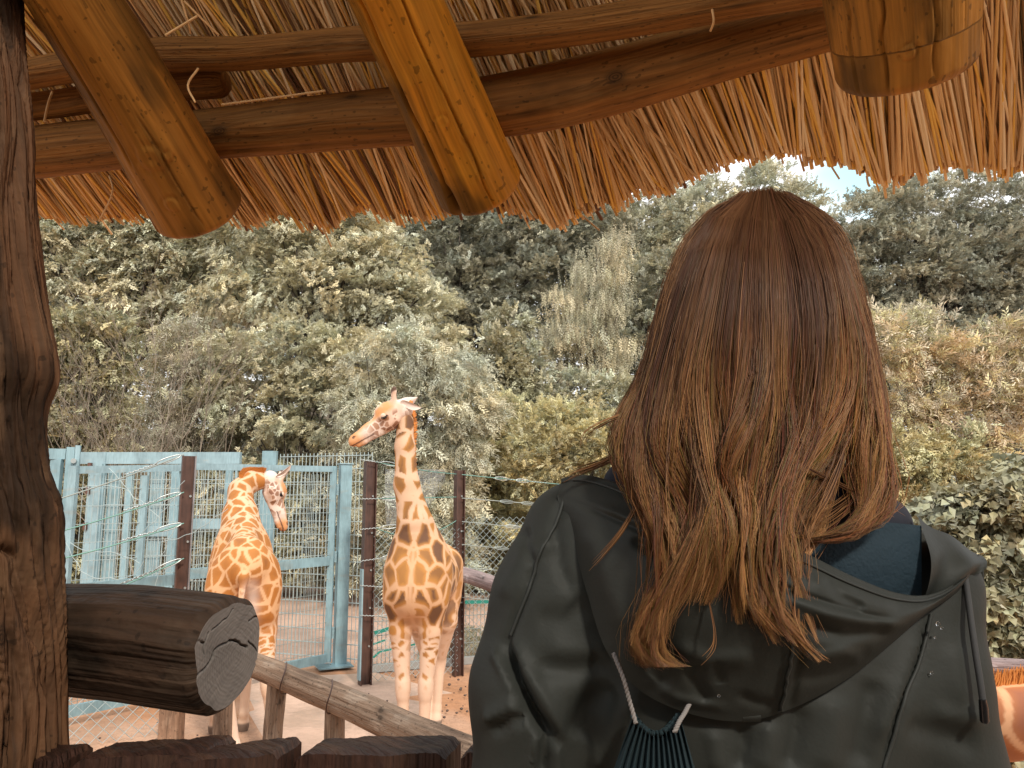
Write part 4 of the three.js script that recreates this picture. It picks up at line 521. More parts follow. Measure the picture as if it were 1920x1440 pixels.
// ---------------------------------------------------------------- smooth bodies: tapered capsules joined with a smooth minimum, meshed as a surface net
// prims: { a, b, ra, rb, k, flat: [unit vector, factor] }
function body(prims, cell, lo, hi, extra) {
  const nx = Math.ceil((hi.x - lo.x) / cell) + 1, ny = Math.ceil((hi.y - lo.y) / cell) + 1, nz = Math.ceil((hi.z - lo.z) / cell) + 1, val = new Float32Array(nx * ny * nz).fill(1);
  const Q = prims.map((p) => { const ba = p.b.clone().sub(p.a); return { ax: p.a.x, ay: p.a.y, az: p.a.z, bx: ba.x, by: ba.y, bz: ba.z, l2: Math.max(ba.lengthSq(), 1e-9), ra: p.ra, rb: p.rb, k: p.k ?? 0.05, f: p.flat ? [p.flat[0].x, p.flat[0].y, p.flat[0].z, 1 / p.flat[1] - 1] : null, cut: p.cut }; });
  const dist = (q, x, y, z) => { let px = x - q.ax, py = y - q.ay, pz = z - q.az, t = (px * q.bx + py * q.by + pz * q.bz) / q.l2; t = t < 0 ? 0 : t > 1 ? 1 : t; px -= t * q.bx; py -= t * q.by; pz -= t * q.bz; if (q.f) { const d = (px * q.f[0] + py * q.f[1] + pz * q.f[2]) * q.f[3]; px += q.f[0] * d; py += q.f[1] * d; pz += q.f[2] * d; } return Math.sqrt(px * px + py * py + pz * pz) - (q.ra + t * (q.rb - q.ra)); };
  const field = (list, x, y, z) => { let d = 1e3; for (let i = 0; i < list.length; i++) { const q = list[i], e = dist(q, x, y, z); if (q.cut) { d = Math.max(d, -e); continue; } const k = q.k, h = k - Math.abs(d - e); d = Math.min(d, e) - (h > 0 ? h * h / (4 * k) : 0); } return d; };
  const B = 8, half = B * cell * 0.5, diag = half * 1.74;
  for (let bz = 0; bz < nz; bz += B) for (let by = 0; by < ny; by += B) for (let bx = 0; bx < nx; bx += B) {
    const cx = lo.x + bx * cell + half, cy = lo.y + by * cell + half, cz = lo.z + bz * cell + half, near = [];
    for (const q of Q) if (dist(q, cx, cy, cz) - diag * (q.f ? 1 + q.f[3] : 1) < q.k + 0.02) near.push(q);
    if (!near.some((q) => !q.cut)) continue;
    for (let z = bz; z < Math.min(nz, bz + B); z++) for (let y = by; y < Math.min(ny, by + B); y++) for (let x = bx; x < Math.min(nx, bx + B); x++) { const X = lo.x + x * cell, Y = lo.y + y * cell, Z = lo.z + z * cell; let d = field(near, X, Y, Z); if (extra) d += extra(X, Y, Z); val[(z * ny + y) * nx + x] = d; }
  }
  const id = new Int32Array(nx * ny * nz).fill(-1), pos = [], idx = [], at3 = (x, y, z) => (z * ny + y) * nx + x;
  const E = [[0, 1], [0, 2], [0, 4], [1, 3], [1, 5], [2, 3], [2, 6], [3, 7], [4, 5], [4, 6], [5, 7], [6, 7]];
  const v = new Float32Array(8);
  for (let z = 0; z < nz - 1; z++) for (let y = 0; y < ny - 1; y++) for (let x = 0; x < nx - 1; x++) {
    let m = 0; for (let c = 0; c < 8; c++) { v[c] = val[at3(x + (c & 1), y + ((c >> 1) & 1), z + (c >> 2))]; if (v[c] < 0) m |= 1 << c; } if (m === 0 || m === 255) continue;
    let sx = 0, sy = 0, sz = 0, n = 0; for (const [a, b] of E) if ((v[a] < 0) !== (v[b] < 0)) { const t = v[a] / (v[a] - v[b]); sx += (a & 1) + t * ((b & 1) - (a & 1)); sy += ((a >> 1) & 1) + t * (((b >> 1) & 1) - ((a >> 1) & 1)); sz += (a >> 2) + t * ((b >> 2) - (a >> 2)); n++; }
    id[at3(x, y, z)] = pos.length / 3; pos.push(lo.x + (x + sx / n) * cell, lo.y + (y + sy / n) * cell, lo.z + (z + sz / n) * cell);
  }
  for (let z = 1; z < nz - 1; z++) for (let y = 1; y < ny - 1; y++) for (let x = 1; x < nx - 1; x++) {
    const s = val[at3(x, y, z)] < 0, quad = (a, b, c, d, flip) => { if (a < 0 || b < 0 || c < 0 || d < 0) return; flip ? idx.push(a, c, b, b, c, d) : idx.push(a, b, c, b, d, c); };
    if (s !== (val[at3(x + 1, y, z)] < 0)) quad(id[at3(x, y - 1, z - 1)], id[at3(x, y, z - 1)], id[at3(x, y - 1, z)], id[at3(x, y, z)], !s);
    if (s !== (val[at3(x, y + 1, z)] < 0)) quad(id[at3(x - 1, y, z - 1)], id[at3(x, y, z - 1)], id[at3(x - 1, y, z)], id[at3(x, y, z)], s);
    if (s !== (val[at3(x, y, z + 1)] < 0)) quad(id[at3(x - 1, y - 1, z)], id[at3(x, y - 1, z)], id[at3(x - 1, y, z)], id[at3(x, y, z)], !s);
  }
  const g = new THREE.BufferGeometry(); g.setAttribute('position', new THREE.Float32BufferAttribute(pos, 3)); g.setIndex(idx); g.computeVertexNormals(); return g;
}
function paint(g, f) { const p = g.attributes.position, n = g.attributes.normal, c = new Float32Array(p.count * 3), q = V(), m = V(); for (let i = 0; i < p.count; i++) { q.fromBufferAttribute(p, i); m.fromBufferAttribute(n, i); const r = f(q, m); c[i * 3] = r[0]; c[i * 3 + 1] = r[1]; c[i * 3 + 2] = r[2]; } g.setAttribute('color', new THREE.BufferAttribute(c, 3)); return g; }
// cell pattern: distance to the border between the two nearest seeds, and a number for the nearest
function cells(x, y, z, seed, jit = 0.8) {
  const ix = Math.floor(x), iy = Math.floor(y), iz = Math.floor(z); let d1 = 9, d2 = 9, id = 0, ax = 0, ay = 0, az = 0, bx = 0, by = 0, bz = 0;
  for (let k = -1; k <= 1; k++) for (let j = -1; j <= 1; j++) for (let i = -1; i <= 1; i++) { const X = ix + i, Y = iy + j, Z = iz + k, sx = X + 0.5 + jit * (hash3(X + seed, Y, Z) - 0.5), sy = Y + 0.5 + jit * (hash3(X, Y + seed + 31, Z) - 0.5), sz = Z + 0.5 + jit * (hash3(X, Y, Z + seed + 77) - 0.5), d = (x - sx) ** 2 + (y - sy) ** 2 + (z - sz) ** 2; if (d < d1) { d2 = d1; bx = ax; by = ay; bz = az; d1 = d; ax = sx; ay = sy; az = sz; id = hash3(X, Y, Z + seed * 3); } else if (d < d2) { d2 = d; bx = sx; by = sy; bz = sz; } }
  const L = Math.hypot(bx - ax, by - ay, bz - az) || 1; return [(d2 - d1) / (2 * L), id, Math.sqrt(d1)];
}
const mCoat = new THREE.MeshPhysicalMaterial({ vertexColors: true, roughness: 0.75, sheen: 0.25, sheenRoughness: 0.5, sheenColor: new THREE.Color().setRGB(1, 0.85, 0.7) });
const mEye = std(0.012, 0.009, 0.01, 0.12), mHair = std(0.035, 0.022, 0.016, 0.7), mMane = std(0.56, 0.20, 0.04, 0.75), mLid = std(0.62, 0.44, 0.33, 0.85), mHoof = std(0.16, 0.11, 0.08, 0.6);

// forward is +z, left is +x. o: neck points, head pose, leg feet, tail, coat colours
function giraffe(o) {
  const t = thing('giraffe', o.label, 'giraffe', o.place, o.turn), P = [], c = (a, b, ra, rb, k, flat) => P.push({ a, b, ra, rb, k, flat });
  const X = V(1, 0, 0);
  // trunk: rump, belly, deep chest, withers
  const ru = o.rump ?? 0; c(V(0, 1.72 + ru, -0.52), V(0, 1.66, -0.15), 0.27, 0.31, 0.1, [X, 0.98]); c(V(0, 1.66, -0.15), V(0, 1.72, 0.38), 0.32, 0.335, 0.1, [X, 0.97]); c(V(0, 1.62, 0.42), V(0, 1.56, 0.52), 0.30, 0.26, 0.12, [X, 0.98]);
  c(V(0, 1.86 + ru, -0.42), V(0, 2.1 + ru * 0.5, 0.34), 0.12, 0.13, 0.16); c(V(0, 1.84 + ru, -0.5), V(0, 1.72 + ru, -0.66), 0.12, 0.1, 0.12); c(V(0, 1.36, 0.42), V(0, 1.42, 0.2), 0.14, 0.16, 0.12);
  for (const s of [-1, 1]) { c(V(0.15 * s, 1.95, 0.38), V(0.2 * s, 1.5, 0.5), 0.12, 0.13, 0.12, [X, 0.8]); c(V(0.19 * s, 1.74, -0.45), V(0.17 * s, 1.42, -0.52), 0.185, 0.15, 0.1, [X, 0.8]); }
  // neck
  const N = o.neck.map((p) => V(...p)), NR = o.neckR; for (let i = 0; i < N.length - 1; i++) c(N[i], N[i + 1], NR[i], NR[i + 1], i === 0 ? 0.16 : 0.05, i > 0 ? [o.neckSide ?? X, 0.86] : undefined);
  // legs: shoulder/hip, elbow/stifle, knee/hock, fetlock, hoof
  for (const [L, front] of o.legs.map((l, i) => [l.map((p) => V(...p)), i < 2])) {
    const R = front ? [0.135, 0.105, 0.062, 0.046, 0.055, 0.06] : [0.16, 0.125, 0.058, 0.046, 0.055, 0.06];
    for (let i = 0; i < L.length - 1; i++) c(L[i], L[i + 1], R[i], R[i + 1], i === 0 ? 0.1 : 0.035);
    if (front) { const k = L[2]; c(k.clone().add(V(0, 0.05, 0.012)), k.clone().add(V(0, -0.06, 0.012)), 0.064, 0.056, 0.04); } else { const k = L[2]; c(k.clone().add(V(0, 0.03, -0.02)), k.clone().add(V(0, -0.05, -0.01)), 0.058, 0.05, 0.04); }
  }
  // tail
  if (o.tail) { const T = o.tail.map((p) => V(...p)); for (let i = 0; i < T.length - 1; i++) c(T[i], T[i + 1], 0.045 - i * 0.012, 0.036 - i * 0.012, 0.05); }
  const lo = V(1e3, 1e3, 1e3), hi = V(-1e3, -1e3, -1e3); for (const p of P) for (const [q, r] of [[p.a, p.ra], [p.b, p.rb]]) { lo.min(q.clone().subScalar(r + 0.1)); hi.max(q.clone().addScalar(r + 0.1)); }
  lo.y = Math.max(lo.y, -0.05);
  const g0 = body(P, 0.0125, lo, hi);
  // head, modelled in its own frame: z from the poll to the muzzle, y up, then posed
  const H = []; const h = (a, b, ra, rb, k, flat, cut) => H.push({ a: V(...a), b: V(...b), ra, rb, k: k ?? 0.03, flat, cut });
  h([0, 0.01, -0.03], [0, 0.03, 0.10], 0.098, 0.105, 0.05, [X, 0.88]); h([0, 0.055, 0.05], [0, 0.075, 0.15], 0.07, 0.055, 0.05, [X, 0.85]);               // skull, forehead bump
  h([0, 0.0, 0.12], [0, -0.035, 0.34], 0.092, 0.058, 0.05, [X, 0.74]); h([0, -0.03, 0.32], [0, -0.052, 0.475], 0.056, 0.05, 0.05, [X, 0.9]);           // face, muzzle
  h([0, -0.055, 0.44], [0, -0.066, 0.50], 0.046, 0.036, 0.03, [X, 1.1]); h([0, -0.075, 0.10], [0, -0.098, 0.42], 0.048, 0.026, 0.035, [X, 0.8]);        // upper lip, jaw
  h([0, -0.105, 0.40], [0, -0.108, 0.465], 0.026, 0.022, 0.012, [X, 1.1]);                                                                            // lower lip
  for (const s of [-1, 1]) {
    h([0.062 * s, 0.028, 0.135], [0.064 * s, 0.022, 0.175], 0.034, 0.028, 0.02);                                                                       // brow, eye socket
    h([0.045 * s, 0.10, 0.015], [0.055 * s, 0.19, -0.03], 0.026, 0.018, 0.025); h([0.055 * s, 0.19, -0.03], [0.057 * s, 0.212, -0.04], 0.021, 0.022, 0.012); // horns
    h([0.042 * s, -0.028, 0.475], [0.05 * s, -0.03, 0.46], 0.011, 0.008, 0.008, undefined, true);                                                       // nostrils
    h([0.06 * s, -0.05, 0.08], [0.05 * s, -0.07, 0.17], 0.042, 0.03, 0.04);                                                                             // cheek
  }
  const headG = body(H, 0.0055, V(-0.16, -0.2, -0.18), V(0.16, 0.28, 0.58));
  const pose = new THREE.Matrix4().makeBasis(...(() => { const f = V(...o.head.face).normalize(), s = V().crossVectors(V(...o.head.up), f).normalize(), u = V().crossVectors(f, s); return [s, u, f]; })()).setPosition(...o.head.at).multiply(new THREE.Matrix4().makeScale(o.head.scale, o.head.scale, o.head.scale));
  const C = o.coat, mixc = (a, b, k) => [lerp(a[0], b[0], k), lerp(a[1], b[1], k), lerp(a[2], b[2], k)];
  paint(headG, (p) => {
    const w = fbm(p.x * 9, p.y * 9, p.z * 9, 3), q = cells((p.x + 0.02 * w) * 17, (p.y + 0.02 * w) * 17, p.z * 17, 5, 0.9); let col = mixc([0.70, 0.55, 0.46], [0.62, 0.41, 0.30], sstep(0.45, 0.65, w));
    const forehead = sstep(0.02, 0.075, p.y + 0.16 * (p.z - 0.1)) * sstep(-0.02, 0.08, p.z); col = mixc(col, [0.56, 0.235, 0.065], forehead * 0.9 * sstep(0.3, 0.5, w + 0.1));
    const spots = sstep(0.05, 0.12, q[0] + 0.05 * (w - 0.5)) * sstep(0.40, 0.26, p.z) * sstep(0.055, 0.0, p.y) * (q[1] > 0.35 ? 1 : 0) * sstep(-0.1, 0.0, p.z); col = mixc(col, mixc([0.36, 0.15, 0.05], [0.22, 0.09, 0.05], q[1]), spots * 0.85);
    const muz = sstep(0.36, 0.46, p.z + 0.03 * (w - 0.5)); col = mixc(col, [0.60, 0.25, 0.075], muz * 0.85); if (p.y > 0.185) col = mixc(col, [0.10, 0.05, 0.03], sstep(0.185, 0.2, p.y));
    const nd = Math.hypot(Math.abs(p.x) - 0.046, p.y + 0.026, p.z - 0.478); col = mixc(col, [0.07, 0.035, 0.025], sstep(0.02, 0.011, nd)); const mouth = Math.abs(p.y + 0.088 + 0.05 * (p.z - 0.44)) < 0.006 && p.z > 0.30; if (mouth) col = mixc(col, [0.10, 0.045, 0.03], 0.8);
    const ridge = sstep(0.03, 0.0, Math.abs(p.x)) * sstep(0.1, 0.2, p.z) * sstep(-0.06, 0.0, p.y); return mixc(col, [0.56, 0.24, 0.075], ridge * 0.6);
  });
  paint(g0, (p, n) => {
    const low = sstep(1.25, 0.75, p.y), neckK = sstep(1.95, 2.3, p.y), S = o.size, w1 = fbm(p.x * 3 + o.seed, p.y * 3, p.z * 3, 3) - 0.5, w2 = fbm(p.x * 14, p.y * 14 + o.seed, p.z * 14, 2) - 0.5;
    const sc = S * (1 + 1.2 * low + o.neckScale * neckK), wx = p.x + 0.12 * w1 + 0.018 * w2, wy = p.y + 0.12 * w1 + 0.018 * w2, wz = p.z - 0.1 * w1; const mir = o.mirror && p.z > 0.1 ? Math.abs(p.x) : p.x; const q = cells((wx - p.x + mir) * sc, wy * sc * 0.82, wz * sc, o.seed, 0.85);
    let gap = o.gap * (1 + 0.8 * low + o.neckGap * neckK), edge = q[0] / sc; let in_ = sstep(gap, gap + o.soft, edge + 0.006 * w2);
    const midline = o.midline ? Math.exp(-((p.x / 0.022) ** 2)) * sstep(0.25, 0.45, p.z) * sstep(2.1, 1.9, p.y) : 0; in_ *= 1 - midline;
    const belly = sstep(0.2, -0.5, n.y + (p.z > 0.5 || p.z < -0.6 ? 0.6 : 0)) * sstep(1.7, 1.3, p.y); const inner = (p.y < 1.35 && Math.abs(p.x) < 0.09 ? 0.8 : 0); in_ *= 1 - clamp(Math.max(inner * 0.7, belly * 0.5));
    const fade = sstep(0.82, 0.62, p.y); in_ *= 1 - fade; if (low > 0.3 && q[1] < 0.25) in_ *= 0.4;
    const rump = o.white ? Math.exp(-(((p.x + 0.05) / 0.07) ** 2)) * sstep(-0.55, -0.66, p.z) * sstep(1.78, 1.6, p.y) : 0;
    let ground = mixc(C.line, C.pale, Math.max(sstep(1.45, 1.0, p.y), neckK * 0.5)), patch = mixc(C.patch, C.dark, clamp(sstep(0.01, 0.06, edge) * o.centre * (0.4 + q[1]) + 0.25 * (q[1] - 0.5) + 0.5 * w1)); patch = mixc(patch, C.leg, low * 0.7);
    const tone = 1 + 0.12 * w2 + 0.10 * w1; let col = mixc(ground, patch, in_); col = mixc(col, [0.8, 0.68, 0.6], rump * 0.8); if (p.y < 0.11) col = mixc(col, [0.17, 0.12, 0.09], sstep(0.11, 0.085, p.y)); return col.map((x) => clamp(x * tone));
  });
  headG.applyMatrix4(pose);
  part('body', mergeG([g0, headG]), mCoat, t);
  // ears
  const hp = (x, y, z) => V(x, y, z).applyMatrix4(pose);
  for (const s of [-1, 1]) { const dir = V(...(o.ears?.[s < 0 ? 0 : 1] ?? [s, 0.12, -0.35])).normalize(), b = V(0.075 * s, 0.06, -0.035), sd = V(0, 1, 0.2).normalize(); const ear = sheet(10, 14, (u, v) => { const wv = 0.048 * Math.sin(Math.PI * Math.pow(v, 0.75)) + 0.012 * (1 - v), a = (u - 0.5) * 2, p = b.clone().addScaledVector(dir, v * 0.19).addScaledVector(sd, a * wv); p.addScaledVector(V().crossVectors(dir, sd), 0.028 * (a * a) * Math.sin(Math.PI * v) * s); return p.applyMatrix4(pose); }); const m = part('ear', ear, mEar, t); }
  // eyes with a drooping upper lid and lashes
  for (const s of [-1, 1]) {
    const e = hp(0.079 * s, 0.022, 0.157), r0 = 0.026 * o.head.scale; part('eye', new THREE.SphereGeometry(r0, 16, 12).translate(e.x, e.y, e.z), mEye, t);
    const lid = new THREE.SphereGeometry(0.0285, 18, 10, 0, Math.PI * 2, 0, Math.PI * 0.44); lid.rotateZ(-0.45 * s); lid.translate(0.078 * s, 0.026, 0.157); lid.applyMatrix4(pose); part('eyelid', lid, mLid, t);
    const ls = []; for (let i = 0; i < 14; i++) { const a = (i / 13 - 0.5) * 2.2, q = V(0.098 * s + 0.004 * s * Math.cos(a), 0.018 - 0.012 * Math.cos(a * 1.2) + 0.008, 0.157 + Math.sin(a) * 0.028), q2 = q.clone().add(V(0.024 * s, -0.012, Math.sin(a) * 0.014)); ls.push(tube([q.applyMatrix4(pose), q2.applyMatrix4(pose)], [0.003, 0.001], 4)); } part('eyelashes', mergeG(ls), mHair, t);
  }
  // mane: a brush of upright hair along the back of the neck
  { const r = rng(o.seed + 5), hs = [], path = o.mane.map((p) => V(...p)), cv = new THREE.CatmullRomCurve3(path), n = o.maneN ?? 420; for (let i = 0; i < n; i++) { const k = r(), p = cv.getPoint(k), tg = cv.getTangent(k), up = V(...o.maneUp); up.addScaledVector(tg, -up.dot(tg)).normalize(); const sd = V().crossVectors(tg, up), b = p.clone().addScaledVector(sd, (r() - 0.5) * 0.03).addScaledVector(up, -0.02), L = (o.maneL ?? 0.075) * (0.7 + 0.6 * r()), e = b.clone().addScaledVector(up, L + 0.02).addScaledVector(sd, (r() - 0.5) * 0.03).addScaledVector(tg, (o.maneLean ?? 0.02) + (r() - 0.5) * 0.025); hs.push(tube([b, b.clone().lerp(e, 0.6), e], [0.0062, 0.005, 0.001], 4, false)); } const m = part('mane', mergeG(hs), mMane, t); m.userData.kind = 'stuff'; }
  if (o.tuft) { const r = rng(9), hs = [], a = V(...o.tuft[0]), b = V(...o.tuft[1]); for (let i = 0; i < 90; i++) { const p = a.clone().lerp(b, 0.5 * r() * r()).add(V((r() - 0.5) * 0.035, 0, (r() - 0.5) * 0.03)), pts = [p.clone()]; const L = a.distanceTo(b) * (0.55 + 0.45 * r()), ph = r() * 6; for (let k = 1; k <= 7; k++) pts.push(V(p.x + (b.x - a.x) * k / 8 + 0.02 * Math.sin(k * 1.1 + ph) * k / 7, p.y - L * k / 7, p.z + 0.02 * Math.cos(k + ph))); hs.push(tube(pts, pts.map((_, i) => 0.0055 * (1 - i / 8)), 4, false)); } const m = part('tail_tuft', mergeG(hs), mHair, t); m.userData.kind = 'stuff'; }
  return t;
}
const mEar = new THREE.MeshPhysicalMaterial({ color: new THREE.Color().setRGB(0.62, 0.50, 0.43), roughness: 0.9, side: THREE.DoubleSide });
const yaw = (a) => a * Math.PI / 180;
// the standing giraffe that faces the viewer, its head turned to the left of the picture
{
  const G = ground(788, 1425);
  giraffe({
    label: 'giraffe standing upright facing the viewer, head turned left over the gate', place: [G.x - 0.03, 0, G.z - 0.45], turn: yaw(-4), seed: 17, mirror: true,
    neck: [[0.0, 1.86, 0.36], [-0.03, 2.22, 0.44], [-0.125, 2.62, 0.44], [-0.16, 3.0, 0.40], [-0.17, 3.27, 0.36]], neckR: [0.27, 0.175, 0.124, 0.096, 0.086], neckSide: V(0, 0, 1),
    head: { at: [-0.225, 3.36, 0.37], face: [-0.86, -0.46, 0.26], up: [-0.25, 1, 0.08], scale: 1.12 }, ears: [[-0.1, 0.0, -1], [0.12, -0.62, -0.8]],
    legs: [[[-0.15, 1.55, 0.47], [-0.15, 1.2, 0.48], [-0.108, 0.67, 0.50], [-0.095, 0.2, 0.49], [-0.095, 0.09, 0.53], [-0.095, 0.04, 0.55]], [[0.15, 1.55, 0.47], [0.15, 1.2, 0.48], [0.112, 0.67, 0.50], [0.10, 0.2, 0.49], [0.10, 0.09, 0.53], [0.10, 0.04, 0.55]], [[-0.15, 1.55, -0.5], [-0.15, 1.15, -0.45], [-0.07, 0.68, -0.66], [-0.06, 0.2, -0.6], [-0.06, 0.09, -0.56], [-0.06, 0.04, -0.53]], [[0.15, 1.55, -0.5], [0.15, 1.15, -0.45], [0.06, 0.68, -0.66], [0.045, 0.2, -0.6], [0.045, 0.09, -0.56], [0.045, 0.04, -0.53]]],
    tail: [[0, 1.75, -0.68], [-0.02, 1.45, -0.76], [-0.01, 1.25, -0.74]], tuft: [[0.0, 1.3, -0.72], [0.03, 0.55, -0.70]],
    mane: [[0, 2.24, 0.22], [-0.06, 2.62, 0.315], [-0.095, 2.97, 0.30], [-0.09, 3.25, 0.29], [-0.13, 3.46, 0.32]], maneUp: [0.55, 0.15, -0.9], maneL: 0.03, maneN: 1300,
    coat: { line: [0.56, 0.32, 0.175], pale: [0.60, 0.41, 0.29], patch: [0.40, 0.17, 0.033], dark: [0.12, 0.05, 0.02], leg: [0.40, 0.17, 0.04] }, size: 5.9, neckScale: 0.0, gap: 0.0095, neckGap: 0.8, soft: 0.011, centre: 1.0, midline: true,
  });
}
// the giraffe seen from behind, its head lowered and turned right
{
  const G = ground(505, 1396);
  giraffe({
    label: 'giraffe seen from behind beside the gate, its lowered head turned right', place: [-2.79, 0, -8.17], turn: yaw(201), seed: 43, rump: 0.09,
    neck: [[0.0, 1.92, 0.36], [0.03, 2.28, 0.72], [0.035, 2.55, 0.96], [-0.06, 2.665, 1.06], [-0.18, 2.68, 1.10]], neckR: [0.26, 0.20, 0.155, 0.13, 0.108], neckSide: V(1, 0, 0),
    head: { at: [-0.30, 2.66, 1.10], face: [-0.40, -0.86, 0.10], up: [-0.74, 0.52, 0.42], scale: 1.12 }, ears: [[-0.45, 0.75, -0.3], [0.7, -0.3, -0.6]],
    legs: [[[0.15, 1.55, 0.47], [0.15, 1.2, 0.5], [0.16, 0.67, 0.52], [0.19, 0.2, 0.5], [0.19, 0.09, 0.54], [0.19, 0.04, 0.56]], [[-0.15, 1.55, 0.47], [-0.15, 1.2, 0.48], [-0.11, 0.67, 0.50], [-0.10, 0.2, 0.49], [-0.10, 0.09, 0.53], [-0.10, 0.04, 0.55]], [[0.19, 1.6, -0.5], [0.20, 1.2, -0.45], [0.12, 0.72, -0.66], [0.02, 0.2, -0.58], [0.0, 0.09, -0.54], [0.0, 0.04, -0.51]], [[-0.19, 1.6, -0.5], [-0.20, 1.2, -0.46], [-0.25, 0.72, -0.66], [-0.33, 0.2, -0.6], [-0.345, 0.09, -0.55], [-0.35, 0.04, -0.52]]],
    tail: [[0.0, 1.99, -0.64], [0.02, 1.75, -0.80], [0.05, 1.35, -0.80]], tuft: [[0.05, 1.38, -0.78], [0.08, 0.75, -0.76]],
    mane: [[0.04, 2.72, 0.90], [0.0, 2.785, 0.99], [-0.10, 2.80, 1.06], [-0.22, 2.80, 1.08]], maneUp: [0.05, 1, -0.55], maneL: 0.035, maneN: 1300,
    coat: { line: [0.62, 0.35, 0.175], pale: [0.63, 0.43, 0.30], patch: [0.41, 0.15, 0.025], dark: [0.25, 0.085, 0.015], leg: [0.42, 0.18, 0.04] }, size: 7.4, neckScale: 0.0, gap: 0.0085, neckGap: 0.5, soft: 0.006, centre: 0.5, white: true,
  });
}
// the nearest giraffe: only its lowered neck shows at the lower right edge
{
  const A = at(1930, 1330, 3.45); // neck axis below the mane
  giraffe({
    label: 'nearest giraffe at the lower right edge, only its maned neck showing', place: [A.x + 1.35, 0, A.z - 0.2], turn: yaw(-90), seed: 71,
    neck: [[0.0, 1.84, 0.36], [0.0, 1.55, 0.9], [0.0, 1.49, 1.35], [0.0, 1.53, 1.75], [0.0, 1.57, 2.0]], neckR: [0.26, 0.185, 0.15, 0.12, 0.10], neckSide: V(1, 0, 0),
    head: { at: [0.0, 1.55, 2.08], face: [0.1, -0.85, 0.6], up: [0, 0.6, 0.8], scale: 1.12 },
    legs: [[[-0.15, 1.55, 0.47], [-0.15, 1.2, 0.48], [-0.2, 0.67, 0.50], [-0.2, 0.2, 0.49], [-0.2, 0.09, 0.53], [-0.2, 0.04, 0.55]], [[0.15, 1.55, 0.47], [0.15, 1.2, 0.48], [0.2, 0.67, 0.60], [0.2, 0.2, 0.6], [0.2, 0.09, 0.64], [0.2, 0.04, 0.66]], [[-0.15, 1.55, -0.5], [-0.15, 1.15, -0.45], [-0.13, 0.68, -0.66], [-0.13, 0.2, -0.6], [-0.13, 0.09, -0.56], [-0.13, 0.04, -0.53]], [[0.15, 1.55, -0.5], [0.15, 1.15, -0.45], [0.13, 0.68, -0.66], [0.13, 0.2, -0.6], [0.13, 0.09, -0.56], [0.13, 0.04, -0.53]]],
    tail: [[0, 1.75, -0.68], [0, 1.45, -0.8], [0, 1.25, -0.78]], tuft: [[0, 1.3, -0.78], [0.02, 0.65, -0.74]],
    mane: [[0, 1.90, 0.6], [0, 1.73, 0.95], [0, 1.64, 1.35], [0, 1.65, 1.75], [0, 1.69, 2.0]], maneUp: [0, 1, 0.0], maneL: 0.065, maneN: 1500, maneLean: -0.03,
    coat: { line: [0.66, 0.34, 0.17], pale: [0.64, 0.36, 0.2], patch: [0.38, 0.125, 0.04], dark: [0.22, 0.07, 0.04], leg: [0.55, 0.2, 0.04] }, size: 5.2, neckScale: 0, gap: 0.012, neckGap: 0, soft: 0.008, centre: 0.6,
  });
}
// ---------------------------------------------------------------- the person in the dark green jacket, seen from behind
const per = thing('person', 'person with long red brown hair and dark green hooded jacket, seen from behind', 'person', [0, 0, 0]);
const mSkin = new THREE.MeshPhysicalMaterial({ vertexColors: true, roughness: 0.55 });
const jacketBump = texture(512, 512, (u, v) => { const k = 0.5 + 0.5 * (tileNoise(u, v, 90, 90, 2, 201) - 0.5) + 0.25 * (tileNoise(u, v, 10, 10, 4, 202) - 0.5); return [k, k, k]; });
const mJacket = new THREE.MeshPhysicalMaterial({ color: new THREE.Color().setRGB(0.0235, 0.0250, 0.0215), roughness: 0.62, specularIntensity: 0.35, bumpMap: jacketBump, bumpScale: 0.0003, side: THREE.DoubleSide });
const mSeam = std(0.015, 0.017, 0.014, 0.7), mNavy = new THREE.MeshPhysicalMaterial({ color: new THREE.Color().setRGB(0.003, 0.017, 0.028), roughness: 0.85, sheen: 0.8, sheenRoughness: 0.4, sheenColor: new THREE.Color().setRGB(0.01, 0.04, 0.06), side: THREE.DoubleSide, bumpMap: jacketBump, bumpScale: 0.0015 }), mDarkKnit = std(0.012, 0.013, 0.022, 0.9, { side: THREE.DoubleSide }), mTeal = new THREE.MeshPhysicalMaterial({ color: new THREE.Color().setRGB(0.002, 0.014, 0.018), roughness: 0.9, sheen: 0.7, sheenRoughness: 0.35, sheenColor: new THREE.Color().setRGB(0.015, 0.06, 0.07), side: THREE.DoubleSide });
const cap2 = (list, a, b, ra, rb, k = 0.03, flat) => list.push({ a, b, ra, rb, k, flat });
const ZB = V(0, 0, 1), deckY = 1.1;
